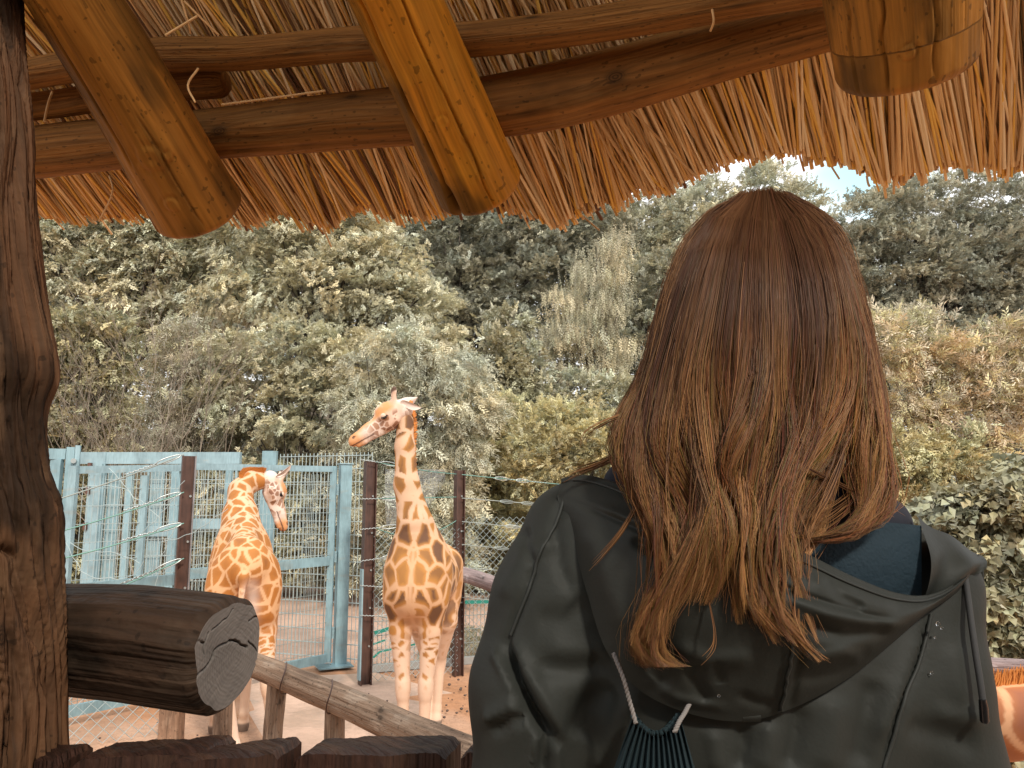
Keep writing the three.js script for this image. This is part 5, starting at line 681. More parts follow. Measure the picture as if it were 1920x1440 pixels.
// body: one continuous figure; only hair and clothes show from here
{
  const B = [], A = at, c = (...q) => cap2(B, ...q), neck = A(1420, 900, 0.955), head = A(1424, 580, 0.93);
  c(head.clone().add(V(0, 0.025, 0.012)), head.clone().add(V(0, 0.015, -0.045)), 0.082, 0.080, 0.04, [V(1, 0, 0), 0.9]); c(head.clone().add(V(0, -0.02, -0.05)), head.clone().add(V(0, -0.085, -0.085)), 0.066, 0.034, 0.05, [V(1, 0, 0), 0.9]);
  c(head.clone().add(V(0, -0.02, -0.125)), head.clone().add(V(0, -0.04, -0.142)), 0.008, 0.012, 0.012); for (const s of [-1, 1]) { c(head.clone().add(V(0.082 * s, -0.01, -0.02)), head.clone().add(V(0.088 * s, -0.04, -0.015)), 0.016, 0.012, 0.01, [V(1, 0, 0), 0.5]); c(head.clone().add(V(0.03 * s, -0.002, -0.115)), head.clone().add(V(0.034 * s, -0.002, -0.113)), 0.014, 0.014, 0.01); }
  c(head.clone().add(V(0, -0.085, -0.132)), head.clone().add(V(0, -0.087, -0.130)), 0.014, 0.014, 0.02);
  c(head.clone().add(V(0, -0.08, 0.0)), neck, 0.056, 0.058, 0.03); c(neck, A(1410, 1000, 0.99), 0.07, 0.09, 0.05);
  c(A(1150, 1040, 0.985), A(1660, 1080, 0.985), 0.045, 0.045, 0.05); c(A(1410, 1200, 0.99), A(1400, 1500, 0.99), 0.105, 0.11, 0.06, [ZB, 0.72]); c(A(1400, 1500, 0.99), V(A(1400, 1500, 0.99).x, deckY + 0.92, -0.99), 0.13, 0.145, 0.06, [ZB, 0.8]);
  const hx = A(1400, 1500, 0.99).x; for (const s of [-1, 1]) { c(V(hx + 0.085 * s, deckY + 0.88, -0.99), V(hx + 0.09 * s, deckY + 0.48, -0.98), 0.095, 0.062, 0.05); c(V(hx + 0.09 * s, deckY + 0.48, -0.98), V(hx + 0.095 * s, deckY + 0.07, -1.0), 0.062, 0.04, 0.03); c(V(hx + 0.095 * s, deckY + 0.035, -0.98), V(hx + 0.105 * s, deckY + 0.03, -1.12), 0.042, 0.035, 0.03); }
  const arm = (sh, el, wr, s) => { c(sh, el, 0.052, 0.042, 0.04); c(el, wr, 0.042, 0.028, 0.02); const f = wr.clone().sub(el).normalize(), sd = V(1, 0, 0).multiplyScalar(s), pm = wr.clone().addScaledVector(f, 0.075); c(wr, pm, 0.027, 0.034, 0.02, [V(0, 1, 0), 0.6]); for (let i = 0; i < 4; i++) { const b = pm.clone().add(V((i - 1.5) * 0.018, 0, 0)), m1 = b.clone().addScaledVector(f, 0.035), m2 = m1.clone().addScaledVector(f, 0.02).add(V(0, -0.016, 0)), L = [0.9, 1, 0.95, 0.75][i]; c(b, m1, 0.0095, 0.009, 0.006); c(m1, m1.clone().lerp(m2, L), 0.009, 0.0078, 0.004); } c(wr.clone().addScaledVector(f, 0.03).addScaledVector(sd, -0.02), wr.clone().addScaledVector(f, 0.085).addScaledVector(sd, -0.05).add(V(0, -0.008, 0)), 0.011, 0.009, 0.008); };
  arm(A(1090, 1030, 0.985), A(1000, 1500, 0.95), A(1090, 1480, 1.20), -1); arm(A(1735, 1095, 0.98), A(1800, 1520, 0.95), A(1660, 1500, 1.18), 1);
  const lo = V(1e3, 1e3, 1e3), hi = V(-1e3, -1e3, -1e3); for (const p of B) for (const [q, r] of [[p.a, p.ra], [p.b, p.rb]]) { lo.min(q.clone().subScalar(r + 0.03)); hi.max(q.clone().addScalar(r + 0.03)); }
  const g = body(B, 0.008, lo, hi); paint(g, (p) => { const dh = p.clone().sub(head); if (p.y < deckY + 0.95) return p.y < deckY + 0.075 ? [0.03, 0.03, 0.03] : [0.03, 0.035, 0.05]; if (dh.y > -0.14 && (dh.z > -0.05 || dh.y > 0.06)) return [0.10, 0.042, 0.02]; if (Math.abs(dh.y + 0.002) < 0.008 && Math.abs(Math.abs(dh.x) - 0.032) < 0.012 && dh.z < -0.115) return [0.05, 0.03, 0.02]; if (Math.abs(dh.y + 0.086) < 0.006 && dh.z < -0.13) return [0.5, 0.2, 0.17]; return [0.58, 0.36, 0.27]; });
  part('body', g, mSkin, per);
}
// fold: a soft groove (amp below 0) or ridge along a line given in photo pixels of the back of the jacket
function foldField(folds) { return (x, y) => { let d = 0; for (const [L, w, amp] of folds) { let best = 1e9, end = 1; for (let i = 1; i < L.length; i++) { const [ax, ay] = L[i - 1], dx = L[i][0] - ax, dy = L[i][1] - ay, t = clamp(((x - ax) * dx + (y - ay) * dy) / (dx * dx + dy * dy)), e = Math.hypot(x - ax - dx * t, y - ay - dy * t); if (e < best) { best = e; const k = (i - 1 + t) / (L.length - 1); end = sstep(0, 0.18, k) * sstep(1.0, 0.82, k) * 0.85 + 0.15; } } d += amp * end * Math.exp(-((best / w) ** 2)); } return d; }; }
{ // jacket: shell of torso and sleeves
  const J = [], A = at, c = (...q) => cap2(J, ...q);
  c(A(1300, 985, 0.965), A(1100, 1012, 0.965), 0.055, 0.062, 0.05); c(A(1520, 1080, 0.985), A(1712, 1108, 0.97), 0.055, 0.060, 0.04);
  c(A(1400, 1230, 0.975), A(1395, 1300, 0.97), 0.17, 0.185, 0.08, [ZB, 0.62]); c(A(1395, 1300, 0.97), A(1390, 1640, 0.965), 0.19, 0.21, 0.06, [ZB, 0.66]);
  c(A(1200, 1080, 0.95), A(1210, 1250, 0.94), 0.075, 0.075, 0.08); c(A(1620, 1200, 0.96), A(1610, 1290, 0.945), 0.068, 0.075, 0.07);
  c(A(1086, 1014, 0.965), A(1046, 1130, 0.957), 0.069, 0.074, 0.035); c(A(1046, 1130, 0.957), A(1012, 1290, 0.945), 0.074, 0.076, 0.035); c(A(1012, 1290, 0.945), A(1000, 1530, 0.95), 0.076, 0.072, 0.03); c(A(1000, 1530, 0.95), A(1080, 1500, 1.16), 0.07, 0.045, 0.03);
  c(A(1726, 1100, 0.965), A(1730, 1270, 0.945), 0.064, 0.064, 0.035); c(A(1730, 1270, 0.945), A(1796, 1560, 0.95), 0.066, 0.07, 0.03); c(A(1812, 1560, 0.95), A(1680, 1520, 1.14), 0.07, 0.045, 0.03);
  const lo = V(1e3, 1e3, 1e3), hi = V(-1e3, -1e3, -1e3); for (const p of J) for (const [q, r] of [[p.a, p.ra], [p.b, p.rb]]) { lo.min(q.clone().subScalar(r + 0.03)); hi.max(q.clone().addScalar(r + 0.03)); }
  const g = body(J, 0.0052, lo, hi), f = foldField([
    [[[1004, 1050], [985, 1110], [952, 1190], [944, 1222]], 7, -0.007], [[[944, 1205], [965, 1270], [1000, 1340], [1042, 1395]], 13, -0.024], [[[958, 1200], [985, 1260], [1030, 1330], [1062, 1390]], 16, 0.007], [[[1012, 1375], [1000, 1410], [992, 1460]], 7, 0.008], [[[1044, 1390], [1046, 1470]], 9, 0.006], [[[1022, 1380], [1016, 1460]], 10, -0.010],
    [[[925, 1215], [950, 1265], [972, 1305]], 11, 0.008], [[[905, 1350], [945, 1338], [972, 1322]], 16, 0.009], [[[915, 1375], [960, 1345], [985, 1350]], 13, -0.009], [[[980, 985], [990, 1030], [1010, 1075]], 10, -0.006], [[[1040, 1010], [1010, 1040], [1000, 1075]], 12, 0.006], [[[1060, 930], [1040, 985], [1050, 1060], [1075, 1120]], 12, -0.005],
    [[[1140, 1240], [1075, 1255], [1000, 1250]], 22, -0.007], [[[1150, 1215], [1090, 1225], [1020, 1215]], 24, 0.005], [[[1150, 1280], [1100, 1330], [1075, 1390]], 26, -0.010], [[[1200, 1290], [1150, 1370], [1110, 1450]], 22, 0.007], [[[1000, 1160], [1060, 1160], [1110, 1130]], 22, -0.004], [[[940, 1130], [975, 1060], [1000, 1000]], 16, 0.005],
    [[[1745, 1145], [1725, 1230], [1690, 1320], [1655, 1450]], 7, -0.006], [[[1722, 1180], [1690, 1280], [1640, 1400]], 18, 0.006], [[[1640, 1270], [1630, 1350], [1610, 1450]], 24, -0.009], [[[1560, 1300], [1555, 1370], [1545, 1450]], 26, 0.007], [[[1500, 1320], [1495, 1380], [1480, 1450]], 16, -0.009], [[[1440, 1350], [1440, 1400], [1430, 1450]], 17, 0.007], [[[1390, 1360], [1395, 1400], [1385, 1450]], 14, -0.008], [[[1335, 1365], [1340, 1400], [1345, 1450]], 18, 0.006],
    [[[1700, 1360], [1760, 1380], [1840, 1400]], 22, -0.006], [[[1790, 1200], [1800, 1290], [1830, 1380]], 22, 0.004], [[[1740, 1330], [1800, 1345], [1850, 1340]], 16, 0.004],
  ]);
  const p = g.attributes.position, n = g.attributes.normal; for (let i = 0; i < p.count; i++) { const q = V().fromBufferAttribute(p, i), m = V().fromBufferAttribute(n, i), [x, y] = pix(q), k = sstep(-0.15, 0.25, m.z), w = 0.004 * (fbm(q.x * 9, q.y * 7, q.z * 9, 3) - 0.5) + 0.0015 * (fbm(q.x * 30, q.y * 22, q.z * 30, 2) - 0.5); q.addScaledVector(m, f(x, y) * k + w); p.setXYZ(i, q.x, q.y, q.z); }
  g.computeVertexNormals(); { const uv = []; for (let i = 0; i < p.count; i++) uv.push(p.getX(i) * 4, p.getY(i) * 4); g.setAttribute('uv', new THREE.Float32BufferAttribute(uv, 2)); }
  const jk = part('jacket', g, mJacket, per);
  for (const L of [[[1058, 934], [1040, 985], [1012, 1042], [990, 1105], [956, 1190]], [[1745, 1150], [1727, 1230], [1694, 1320], [1662, 1420], [1655, 1445]]]) {
    const nn = g.attributes.normal, pts = [], S = spline(L); for (let k = 0; k <= 16; k++) { const q = S(k / 16), acc = V(); let wsum = 0; for (let i = 0; i < p.count; i++) { if (nn.getZ(i) < 0.1) continue; const v = V(p.getX(i), p.getY(i), p.getZ(i)), e = pix(v), d2 = (e[0] - q.x) ** 2 + (e[1] - q.y) ** 2; if (d2 < 160) { const w = Math.exp(-d2 / 40); acc.addScaledVector(v, w); wsum += w; } } if (wsum > 0.01) pts.push(acc.multiplyScalar(1 / wsum).add(V(0, 0, 0.001))); }
    if (pts.length > 3) part('seam', tube(spl(pts, 40), 0.0022, 5), mSeam, jk);
  }
  // collar of the dark pullover under the hair
  const C2 = []; cap2(C2, at(1180, 912, 0.93), at(1300, 905, 0.90), 0.032, 0.045, 0.04); cap2(C2, at(1300, 905, 0.90), at(1500, 930, 0.885), 0.048, 0.05, 0.04); cap2(C2, at(1500, 930, 0.885), at(1650, 985, 0.93), 0.05, 0.036, 0.04); cap2(C2, at(1420, 900, 0.93), at(1420, 850, 0.945), 0.068, 0.066, 0.03);
  part('pullover_collar', body(C2, 0.006, V(0.05, 2.3, -1.1), V(0.55, 2.75, -0.75)), mDarkKnit, per);
}
// hood lying on the back, open at the neck
const rimS = spline([[1052, 905, 0.945], [1085, 898, 0.92], [1140, 908, 0.885], [1230, 946, 0.84], [1330, 990, 0.81], [1420, 1016, 0.80], [1500, 1042, 0.80], [1600, 1090, 0.81], [1680, 1120, 0.83], [1735, 1125, 0.85], [1790, 1102, 0.885], [1822, 1068, 0.915], [1836, 1046, 0.945]]);
const lowS = spline([[1044, 930, 0.925], [1072, 1010, 0.90], [1100, 1110, 0.872], [1140, 1225, 0.85], [1205, 1298, 0.84], [1300, 1340, 0.835], [1400, 1352, 0.835], [1500, 1322, 0.838], [1600, 1265, 0.845], [1680, 1200, 0.855], [1735, 1152, 0.865], [1795, 1110, 0.90], [1838, 1058, 0.945]]);
{
  const f = foldField([[[[1488, 1190], [1478, 1260], [1462, 1346]], 6, 0.006], [[[1500, 1200], [1490, 1270], [1476, 1340]], 9, -0.006], [[[1060, 935], [1150, 970], [1250, 1018], [1400, 1075], [1520, 1120], [1620, 1152], [1700, 1165]], 6, -0.0045], [[[1500, 1170], [1580, 1190], [1680, 1180]], 16, -0.012], [[[1470, 1120], [1550, 1150], [1640, 1172], [1710, 1168]], 12, 0.006], [[[1545, 1080], [1580, 1120], [1625, 1145]], 12, -0.007], [[[1520, 1085], [1600, 1120], [1690, 1142]], 14, 0.005], [[[1500, 1240], [1580, 1225], [1620, 1235]], 14, 0.008], [[[1490, 1275], [1570, 1262], [1640, 1215]], 14, -0.006], [[[1185, 1010], [1215, 1030], [1260, 1028]], 10, -0.008], [[[1120, 950], [1190, 975], [1240, 985]], 10, 0.006], [[[1100, 985], [1130, 1080], [1180, 1200]], 24, 0.006], [[[1230, 1150], [1215, 1230], [1250, 1300]], 24, -0.009], [[[1290, 1250], [1310, 1290], [1330, 1320]], 12, -0.006], [[[1260, 1210], [1330, 1240], [1420, 1235]], 18, 0.006], [[[1200, 1265], [1270, 1310], [1370, 1330]], 10, 0.004], [[[1340, 1240], [1350, 1265], [1352, 1285]], 8, -0.004], [[[1380, 1300], [1420, 1318], [1450, 1322]], 10, -0.005]]);
  const P = (s, t, inner = 0) => {
    const a = rimS(s), b = lowS(s), w = Math.sin(Math.PI * clamp(s * 1.0)) ** 0.7; let x = lerp(a.x, b.x, t), y = lerp(a.y, b.y, t), D = lerp(a.z, b.z, t) - 0.045 * w * Math.sin(Math.PI * Math.pow(t, 0.75)) - 0.006;
    D -= f(x, y) * (1 - inner) * sstep(0, 0.05, s) * sstep(1, 0.95, s); D -= 0.004 * (fbm(x * 0.012, y * 0.012, 5, 3) - 0.5) + (t < 0.03 ? 0.004 * (1 - t / 0.03) : 0); return at(x, y, D + inner * (0.010 + 0.02 * w * sstep(0, 0.5, t)));
  };
  const outer = sheet(170, 110, (u, v) => P(u, v), (u, v, p) => [p.x * 4, p.y * 4]), inn = sheet(170, 40, (u, v) => P(u, (1 - v) * 0.75, 1), (u, v, p) => [p.x * 4, p.y * 4]), edge = sheet(170, 4, (u, v) => { const p = P(u, 0, 1).lerp(P(u, 0), v); p.y += 0.005 * Math.sin(Math.PI * v); return p; }, (u, v, p) => [p.x * 4, p.y * 4]);
  const hood = part('hood', mergeG([outer, edge, inn]), mJacket, per);
  // stitched hem below the rim, the centre seam and a small tab
  const line = (fn, n, r) => { const pts = []; for (let i = 0; i <= n; i++) pts.push(fn(i / n)); return tube(pts, r, 5, true); };
  part('seam', line((k) => P(0.06 + 0.86 * k, 0.03).add(V(0, 0.001, 0.001)), 120, 0.0016), mSeam, hood); part('seam', line((k) => { const y = lerp(1192, 1344, k), x = 1490 - 28 * k; let best = null, bd = 1e9; for (let s = 0.4; s < 0.75; s += 0.004) for (let t = 0.3; t <= 1; t += 0.02) { const q = P(s, t), [px, py] = pix(q), d = Math.hypot(px - x, py - y); if (d < bd) { bd = d; best = q; } } return best.add(V(0, 0, 0.0015)); }, 14, 0.0016), mSeam, hood);
  part('tab', sheet(6, 6, (u, v) => at(1392 + 34 * u + 2 * v, 1332 + 22 * v, 0.832 - 0.006 * Math.sin(v * 3)), (u, v) => [u * 0.1, v * 0.1]), mJacket, hood);
  // dark blue lining that shows between the hair and the rim
  part('hood_lining', sheet(40, 30, (u, v) => { const x = lerp(1400, 1728, u), top = lerp(925, 984, u) + 10 * Math.sin(u * 3), y = lerp(top, 1150, v); return at(x, y, lerp(0.838, 0.885, u) - 0.012 * Math.sin(v * 3.1) + 0.006 * (fbm(x * 0.02, y * 0.02, 3, 3) - 0.5)); }, (u, v, p) => [p.x * 4, p.y * 4]), mNavy, per);
  // front edge of the jacket folded over the shoulder, its opening, the cord
  part('jacket_placket', sheet(40, 24, (u, v) => { const top = at(lerp(1716, 1838, u), lerp(964, 1040, Math.pow(u, 0.85)) + 4 * Math.sin(u * 9), lerp(0.90, 0.955, u)), bot = at(lerp(1722, 1826, u), lerp(1138, 1076, u), lerp(0.865, 0.915, u)), p = top.lerp(bot, v); p.z += 0.020 * Math.sin(Math.PI * v) + 0.006 * Math.sin(u * 10 + v * 3) * sstep(0.1, 0.5, v) + 0.004; return p; }, (u, v, p) => [p.x * 4, p.y * 4]), mJacket, per);
  part('placket_shade_and_edge', sheet(16, 30, (u, v) => at(lerp(1806, 1840, u) + 4 * Math.sin(v * 3) - 4 * v, lerp(1060 + 22 * (1 - u), 1225, v), 0.945 - 0.012 * Math.sin(u * 3.1)), (u, v, p) => [p.x * 4, p.y * 4]), mSeam, per);  // dark sheet standing in for the shade inside the shoulder opening
  part('placket_shade_and_edge', tube([[1838, 1048], [1841, 1080], [1838, 1110], [1838, 1150], [1836, 1205]].map(([x, y]) => at(x, y, 0.93)), 0.0026, 6), mJacket, per);
  const cord = part('drawcord', tube(spl([[1806, 1066, 0.905], [1812, 1100, 0.895], [1820, 1160, 0.88], [1830, 1230, 0.866], [1838, 1280, 0.86], [1843, 1316, 0.858]].map((q) => at(...q)), 40), 0.0034, 8), std(0.03, 0.03, 0.03, 0.8), per);
  part('aglet', tube([[1842, 1312], [1844, 1325], [1846, 1352], [1846, 1356]].map(([x, y]) => at(x, y, 0.855)), [0.0036, 0.0044, 0.0044, 0.003], 12), std(0.02, 0.02, 0.022, 0.12, { metalness: 0.6 }), cord);
  const drop = new THREE.SphereGeometry(0.0017, 12, 8); for (const [x, y, s] of [[1759, 1170, 1.5], [1754, 1196, 0.8], [1747, 1262, 1], [1720, 1330, 1.1], [1348, 1305, 0.8], [1766, 1178, 0.9]]) { const m = part('water_drop', drop, new THREE.MeshPhysicalMaterial({ color: 0xffffff, roughness: 0.03, transmission: 1, thickness: 0.004, ior: 1.33 }), per); m.position.copy(at(x, y, x < 1400 ? 0.772 : 0.868)); m.scale.set(s, s * 1.2, s * 0.7); }
}
// the drawstring bag
{
  const b = thing('drawstring_bag', 'dark teal velvet drawstring bag with pale cords hanging on the person\'s back', 'bag', [0, 0, 0]);
  const P = (u, v) => { const a = (u - 0.5) * 2, w = lerp(42, 98, Math.pow(v, 0.8)) + 20 * v * v, x = 1230 - 6 * v + a * w, y = lerp(1352 + 24 * (1 - a * a) * 1.0, 1560, v) - 10 * a * a * (1 - v), ple = Math.cos(u * Math.PI * 26 + 1.6 * Math.sin(v * 3 + u * 6)) * (0.0045 + 0.002 * noise3(u * 9, v * 3, 1)) * (1 - 0.35 * v); return at(x, y, 0.842 - 0.05 * Math.sqrt(Math.max(0, 1 - a * a * 0.96)) * (0.35 + 0.65 * Math.min(1, v * 2)) - ple); };
  part('pouch', sheet(260, 70, P, (u, v) => [u, v]), mTeal, b); part('pouch_rim', tube(Array.from({ length: 41 }, (_, i) => P(i / 40, 0)), 0.0035, 6), mTeal, b);
  const mCord = std(0.20, 0.178, 0.165, 0.9); const twist = (pts, r) => { const C = new THREE.CatmullRomCurve3(pts.map((q) => at(...q))).getSpacedPoints(60), g = []; for (const ph of [0, Math.PI]) g.push(tube(C.map((p, i) => V(p.x + Math.cos(i * 0.9 + ph) * r * 0.5, p.y, p.z + Math.sin(i * 0.9 + ph) * r * 0.5)), r * 0.8, 6)); return mergeG(g); };
  part('cord', twist([[1150, 1225, 0.825], [1168, 1270, 0.808], [1180, 1312, 0.808], [1192, 1356, 0.806]], 0.0019), mCord, b); part('cord', twist([[1302, 1300, 0.83], [1284, 1336, 0.815], [1274, 1352, 0.808], [1265, 1372, 0.805]], 0.0021), mCord, b);
}
// hair: guides in photo pixels from the crown to the tips, from the left outline to the right outline
{
  const G = [
    [-1, [1384, 370], [1340, 391], [1292, 446], [1256, 522], [1232, 600], [1213, 680], [1190, 745], [1170, 800], [1166, 850], [1176, 910], [1205, 985], [1216, 1070], [1204, 1150], [1200, 1210], [1222, 1250], [1268, 1250]],
    [-0.72, [1394, 366], [1352, 399], [1324, 450], [1296, 530], [1272, 640], [1254, 750], [1240, 840], [1238, 920], [1252, 1000], [1248, 1080], [1222, 1150], [1208, 1210], [1228, 1246], [1282, 1250]],
    [-0.45, [1408, 362], [1374, 420], [1348, 540], [1330, 680], [1318, 790], [1306, 880], [1302, 970], [1300, 1060], [1276, 1130], [1262, 1190], [1276, 1220]],
    [-0.2, [1421, 359], [1404, 430], [1390, 560], [1380, 700], [1372, 810], [1362, 910], [1352, 1000], [1348, 1080], [1360, 1150], [1398, 1206]],
    [0.05, [1433, 358], [1432, 440], [1432, 560], [1430, 700], [1420, 810], [1408, 910], [1408, 1000], [1412, 1080], [1424, 1150], [1462, 1210]],
    [0.28, [1445, 359], [1464, 430], [1484, 560], [1486, 690], [1470, 800], [1446, 900], [1440, 1000], [1452, 1090], [1470, 1170], [1496, 1225]],
    [0.5, [1457, 362], [1502, 424], [1538, 540], [1548, 670], [1532, 780], [1496, 870], [1470, 960], [1470, 1060], [1482, 1140], [1500, 1195], [1540, 1246]],
    [0.7, [1470, 366], [1540, 420], [1580, 530], [1598, 650], [1600, 740], [1574, 806], [1530, 862], [1492, 920], [1478, 1000], [1484, 1080], [1500, 1150]],
    [0.86, [1476, 368], [1524, 395], [1562, 444], [1592, 520], [1614, 590], [1630, 640], [1634, 740], [1630, 820], [1628, 890], [1618, 950], [1580, 995], [1500, 1006], [1452, 996]],
    [1, [1482, 370], [1532, 395], [1578, 446], [1608, 522], [1630, 600], [1642, 660], [1652, 740], [1654, 810], [1648, 870], [1656, 925], [1644, 975], [1590, 1014], [1510, 1018], [1466, 1004]],
  ].map(([a, ...p]) => { const cv = new THREE.CatmullRomCurve3(p.map(([x, y]) => V(x, y, 0)), false, 'centripetal'), T = cv.getSpacedPoints(90); return { a, c: (t) => { const f = clamp(t) * 90, i = Math.min(89, Math.floor(f)); return { x: lerp(T[i].x, T[i + 1].x, f - i), y: lerp(T[i].y, T[i + 1].y, f - i) }; } }; });
  const dMid = spline([[0, 0.93, 356], [0, 0.895, 366], [0, 0.835, 410], [0, 0.79, 500], [0, 0.772, 600], [0, 0.768, 750], [0, 0.760, 900], [0, 0.746, 1050], [0, 0.744, 1260]]), dTab = []; for (let i = 0; i <= 200; i++) { const p = dMid(i / 200); dTab.push([p.z, p.y]); }
  const dAt = (y) => { for (let i = 1; i < dTab.length; i++) if (y <= dTab[i][0]) return lerp(dTab[i - 1][1], dTab[i][1], (y - dTab[i - 1][0]) / Math.max(1e-6, dTab[i][0] - dTab[i - 1][0])); return 0.75; };
  const flow = (a, t, deep) => { let i = 1; while (i < G.length - 1 && a > G[i].a) i++; const k = clamp((a - G[i - 1].a) / (G[i].a - G[i - 1].a), -0.15, 1.15), p = G[i - 1].c(t), q = G[i].c(t), x = lerp(p.x, q.x, k), y = lerp(p.y, q.y, k), m = Math.sqrt(Math.max(0, 1 - Math.min(1, a * a))); const side = 0.885 - 0.05 * sstep(700, 950, y) * (a < 0 ? 1 : 0.6) - 0.03 * sstep(0.75, 1, t); return [x, y, lerp(side, dAt(y), Math.pow(m, 0.85)) + deep]; };
  const HANK = [[-0.96, 1], [-0.8, 1], [-0.6, 0.93], [-0.42, 0.90], [-0.22, 0.95], [-0.04, 0.94], [0.14, 0.97], [0.3, 0.98], [0.45, 1], [0.58, 1], [0.69, 0.98], [0.89, 1], [0.975, 1]], hankOf = (a) => HANK.reduce((b, h) => Math.abs(h[0] - a) < Math.abs(b[0] - a) ? h : b);
  const r = rng(2024), pos = [], idx = [], col = [];
  const strand = (pts, r0, c0, c1) => { // a thin three-sided fibre
    const n = pts.length, base = pos.length / 3; let side = null;
    for (let i = 0; i < n; i++) { const t = pts[Math.min(n - 1, i + 1)].clone().sub(pts[Math.max(0, i - 1)]).normalize(); if (!side) side = V().crossVectors(t, ZB).normalize(); else side.sub(t.clone().multiplyScalar(side.dot(t))).normalize(); const up = V().crossVectors(side, t), k = i / (n - 1), R = r0 * (1 - 0.75 * k ** 4); for (let j = 0; j < 3; j++) { const a = j * 2.0944 + 0.5, p = pts[i]; pos.push(p.x + (side.x * Math.cos(a) + up.x * Math.sin(a)) * R, p.y + (side.y * Math.cos(a) + up.y * Math.sin(a)) * R, p.z + (side.z * Math.cos(a) + up.z * Math.sin(a)) * R); const kk = sstep(0.1, 0.8, k); col.push(lerp(c0[0], c1[0], kk), lerp(c0[1], c1[1], kk), lerp(c0[2], c1[2], kk)); } }
    for (let i = 0; i < n - 1; i++) for (let j = 0; j < 3; j++) { const a = base + i * 3 + j, b = base + i * 3 + (j + 1) % 3; idx.push(a, a + 3, b, b, a + 3, b + 3); }
  };
  const hairTone = () => { const k = r(), l = 0.85 + 0.3 * r(); const a = k < 0.25 ? [0.075, 0.031, 0.013] : k < 0.8 ? [0.125, 0.055, 0.022] : [0.22, 0.105, 0.047]; return a.map((v) => v * l); }, warmer = (c, k) => [c[0] * (1 + 0.75 * k), c[1] * (1 + 0.85 * k), c[2] * (1 + 0.6 * k)];
  const clumps = []; for (let i = 0; i < 170; i++) { const a = -1.0 + 2.0 * (i + r()) / 170; clumps.push({ a, deep: 0.030 * Math.pow(r(), 1.6), len: a > 0.62 ? 0.70 + 0.36 * r() : 0.94 + 0.12 * r(), ph: r() * 6.28, fr: 4 + 5 * r(), amp: 8 + 11 * r(), tone: hairTone().map((v, q, A) => v * (A.l ??= 0.62 + 0.8 * r())), pull: 0.35 + 0.6 * r(), sway: (r() - 0.5) * 64, w: 0.025 + 0.03 * r(), warm: 0.5 + 0.9 * r() }); }
  for (let i = 0; i < 17000; i++) {
    const C = clumps[Math.floor(r() * clumps.length)], g1 = (r() + r() + r() - 1.5) * 1.1, a0 = C.a + g1 * C.w, dp = C.deep + 0.012 * r(), jx = (r() - 0.5) * 9, n = 14, pts = [], L = Math.min(1, C.len * (0.93 + 0.09 * r())), stray = r() < 0.08 ? 34 * r() : 0, ph2 = r() * 6, t0 = 0.0;
    const hk = hankOf(C.a), LL = L * hk[1] * (1 - 0.10 * r() * r()), hp = C.a > 0.62 ? 0.9 : 0.5 + 0.45 * hash3(Math.floor(hk[0] * 100), 3, 1), hd = 0.016 * (hash3(Math.floor(hk[0] * 100), 9, 4) - 0.35);
    const tone = C.tone.map((v, q) => lerp(v, hairTone()[q], 0.3)), root = tone.map((v, q) => lerp(v, [0.070, 0.028, 0.012][q], 0.75));
    for (let k = 0; k <= n; k++) { const t = k / n * LL, cl = sstep(0.3, 0.95, t / L) * C.pull, a = clamp(lerp(lerp(a0, C.a + g1 * 0.006, cl), hk[0] + g1 * 0.012, hp * sstep(0.55, 1, t)), -1.03, 1.03), [x, y, D] = flow(a, t, dp); const wv = sstep(0.22, 0.75, t), big = 56 * wv * (noise3(a0 * 3.2 + 5, t * 3.4, 2) - 0.5) * 2 * (1 - 0.8 * Math.abs(a0) ** 3) + 26 * wv * (noise3(C.a * 9 + 5, t * 6, 7) - 0.5) * 2, dz = 0.024 * wv * (noise3(a0 * 4.5 + 2, t * 4 + 3, 5) - 0.5) * 2 * (1 - sstep(0.75, 0.95, t)) + hd * sstep(0.35, 0.7, t), px = x + big + C.amp * wv * Math.sin(C.fr * t * 2 + C.ph) + C.sway * wv * wv * (1 - Math.abs(C.a) * 0.5) * (C.a > 0.62 ? 0.35 : 1) * Math.sin(t * 5) + jx * sstep(0.02, 0.3, t) * (1 - cl * 0.7) + stray * wv * Math.sin(t * 6 + ph2); pts.push(at(px, y + (stray ? stray * 0.3 * Math.cos(t * 7 + ph2) : 0), D - 0.006 + dz + 0.007 * wv * Math.sin(C.fr * t * 2.3 + C.ph * 2) * (1 - 0.7 * sstep(0.6, 0.9, t)) - 0.004 * g1 * g1 * 0)); }
    strand(pts, 0.00022 + 0.00016 * r(), root, warmer(tone, C.warm));
  }
  const wisp = (list, n, sp, tn) => { for (let i = 0; i < n; i++) { const j = [(r() - 0.5) * sp, (r() - 0.5) * sp, (r() - 0.5) * 0.006], L = 0.7 + 0.3 * r(), c = spline(list); const pts = []; for (let k = 0; k <= 16; k++) { const p = c(k / 16 * L), e = k / 16; pts.push(at(p.x + j[0] * (0.3 + e), p.y + j[1] * (0.3 + e), p.z + j[2])); } const t = hairTone(); strand(pts, 0.0004 + 0.0002 * r(), t, warmer(t, tn)); } };
  wisp([[1250, 640, 0.85], [1215, 720, 0.85], [1180, 770, 0.855], [1135, 790, 0.86], [1098, 815, 0.86], [1092, 850, 0.86]], 9, 12, 0.5);
  wisp([[1240, 720, 0.83], [1222, 830, 0.815], [1205, 920, 0.80], [1170, 990, 0.80], [1130, 1040, 0.805], [1100, 1072, 0.81]], 16, 8, 0.7);
  wisp([[1250, 720, 0.84], [1200, 820, 0.85], [1140, 862, 0.87], [1080, 885, 0.89], [1050, 900, 0.90]], 26, 14, 0.6);
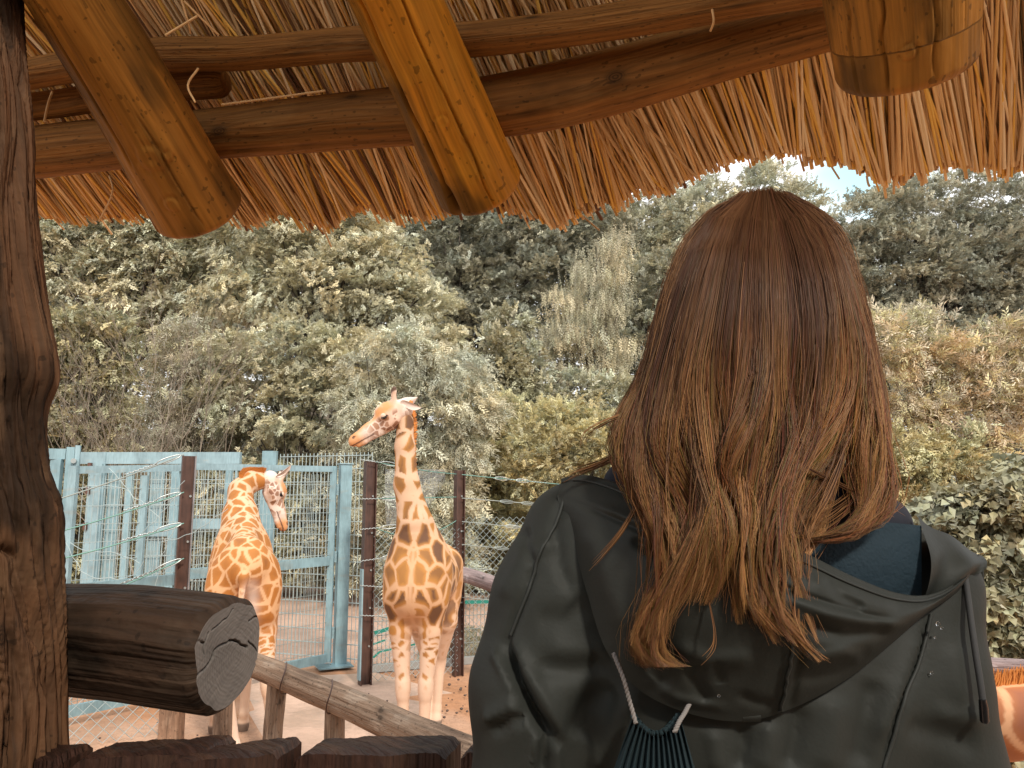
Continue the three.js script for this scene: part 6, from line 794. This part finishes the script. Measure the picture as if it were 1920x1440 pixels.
  wisp([[1580, 760, 0.83], [1575, 850, 0.80], [1548, 920, 0.79], [1510, 980, 0.785], [1500, 1080, 0.775], [1490, 1150, 0.77]], 14, 30, 0.7);
  wisp([[1620, 800, 0.85], [1640, 880, 0.84], [1600, 930, 0.82], [1530, 980, 0.80], [1440, 1010, 0.775]], 30, 30, 0.7);
  wisp([[1480, 860, 0.79], [1560, 900, 0.80], [1640, 940, 0.83], [1668, 955, 0.85], [1700, 975, 0.86]], 8, 26, 0.7);
  wisp([[1490, 1100, 0.765], [1490, 1160, 0.76], [1512, 1210, 0.76], [1560, 1246, 0.765]], 16, 8, 0.9);
  wisp([[1330, 1130, 0.76], [1340, 1190, 0.755], [1336, 1215, 0.755], [1300, 1252, 0.755]], 4, 10, 0.9);
  for (let i = 0; i < 90; i++) { const a = (r() - 0.5) * 1.9, t0 = 0.15 + 0.5 * r(), dx = (r() - 0.5) * 44, n = 10, pts = []; for (let k = 0; k <= n; k++) { const t = t0 + 0.28 * k / n, [x, y, D] = flow(a, t, -0.004 - 0.012 * r() * 0.3); pts.push(at(x + dx * Math.sin(Math.PI * k / n * 0.8) * (k / n), y, D - 0.006 * Math.sin(Math.PI * k / n))); } const c = hairTone(); strand(pts, 0.00035, c, warmer(c, 0.8)); }
  for (let i = 0; i < 170; i++) { const sg = r() < 0.5 ? -1 : 1, a = sg * (0.9 + 0.1 * r()), t0 = 0.5 * r() * r(), dx = sg * (4 + 16 * r() * r()), n = 10, pts = []; for (let k = 0; k <= n; k++) { const t = t0 + 0.22 * k / n, [x, y, D] = flow(a, t, 0); pts.push(at(x + dx * Math.sin(Math.PI * k / n * 0.9) + (r() - 0.5) * 1.5, y - (t0 < 0.06 ? 5 * Math.sin(Math.PI * k / n) : 0), D)); } const c = hairTone(); strand(pts, 0.00028, c, warmer(c, 0.7)); }
  const g = new THREE.BufferGeometry(); g.setAttribute('position', new THREE.Float32BufferAttribute(pos, 3)); g.setAttribute('color', new THREE.Float32BufferAttribute(col, 3)); g.setIndex(idx); g.computeVertexNormals();
  const mStrand = new THREE.MeshPhysicalMaterial({ vertexColors: true, roughness: 0.40, specularIntensity: 0.6 });
  const h = part('hair', g, mStrand, per); h.userData.kind = 'stuff';
  // the dense under layer against the head and neck
  part('under_hair', sheet(60, 60, (u, v) => { const a = lerp(-0.94, 0.94, u), lim = a > 0.55 ? 0.62 : 0.86; const q = flow(a, 0.01 + lim * v, 0.034); return at(...q); }, (u, v) => [u, v]), std(0.125, 0.055, 0.024, 0.6, { side: THREE.DoubleSide }), per);
}
renderer.render(scene, camera);
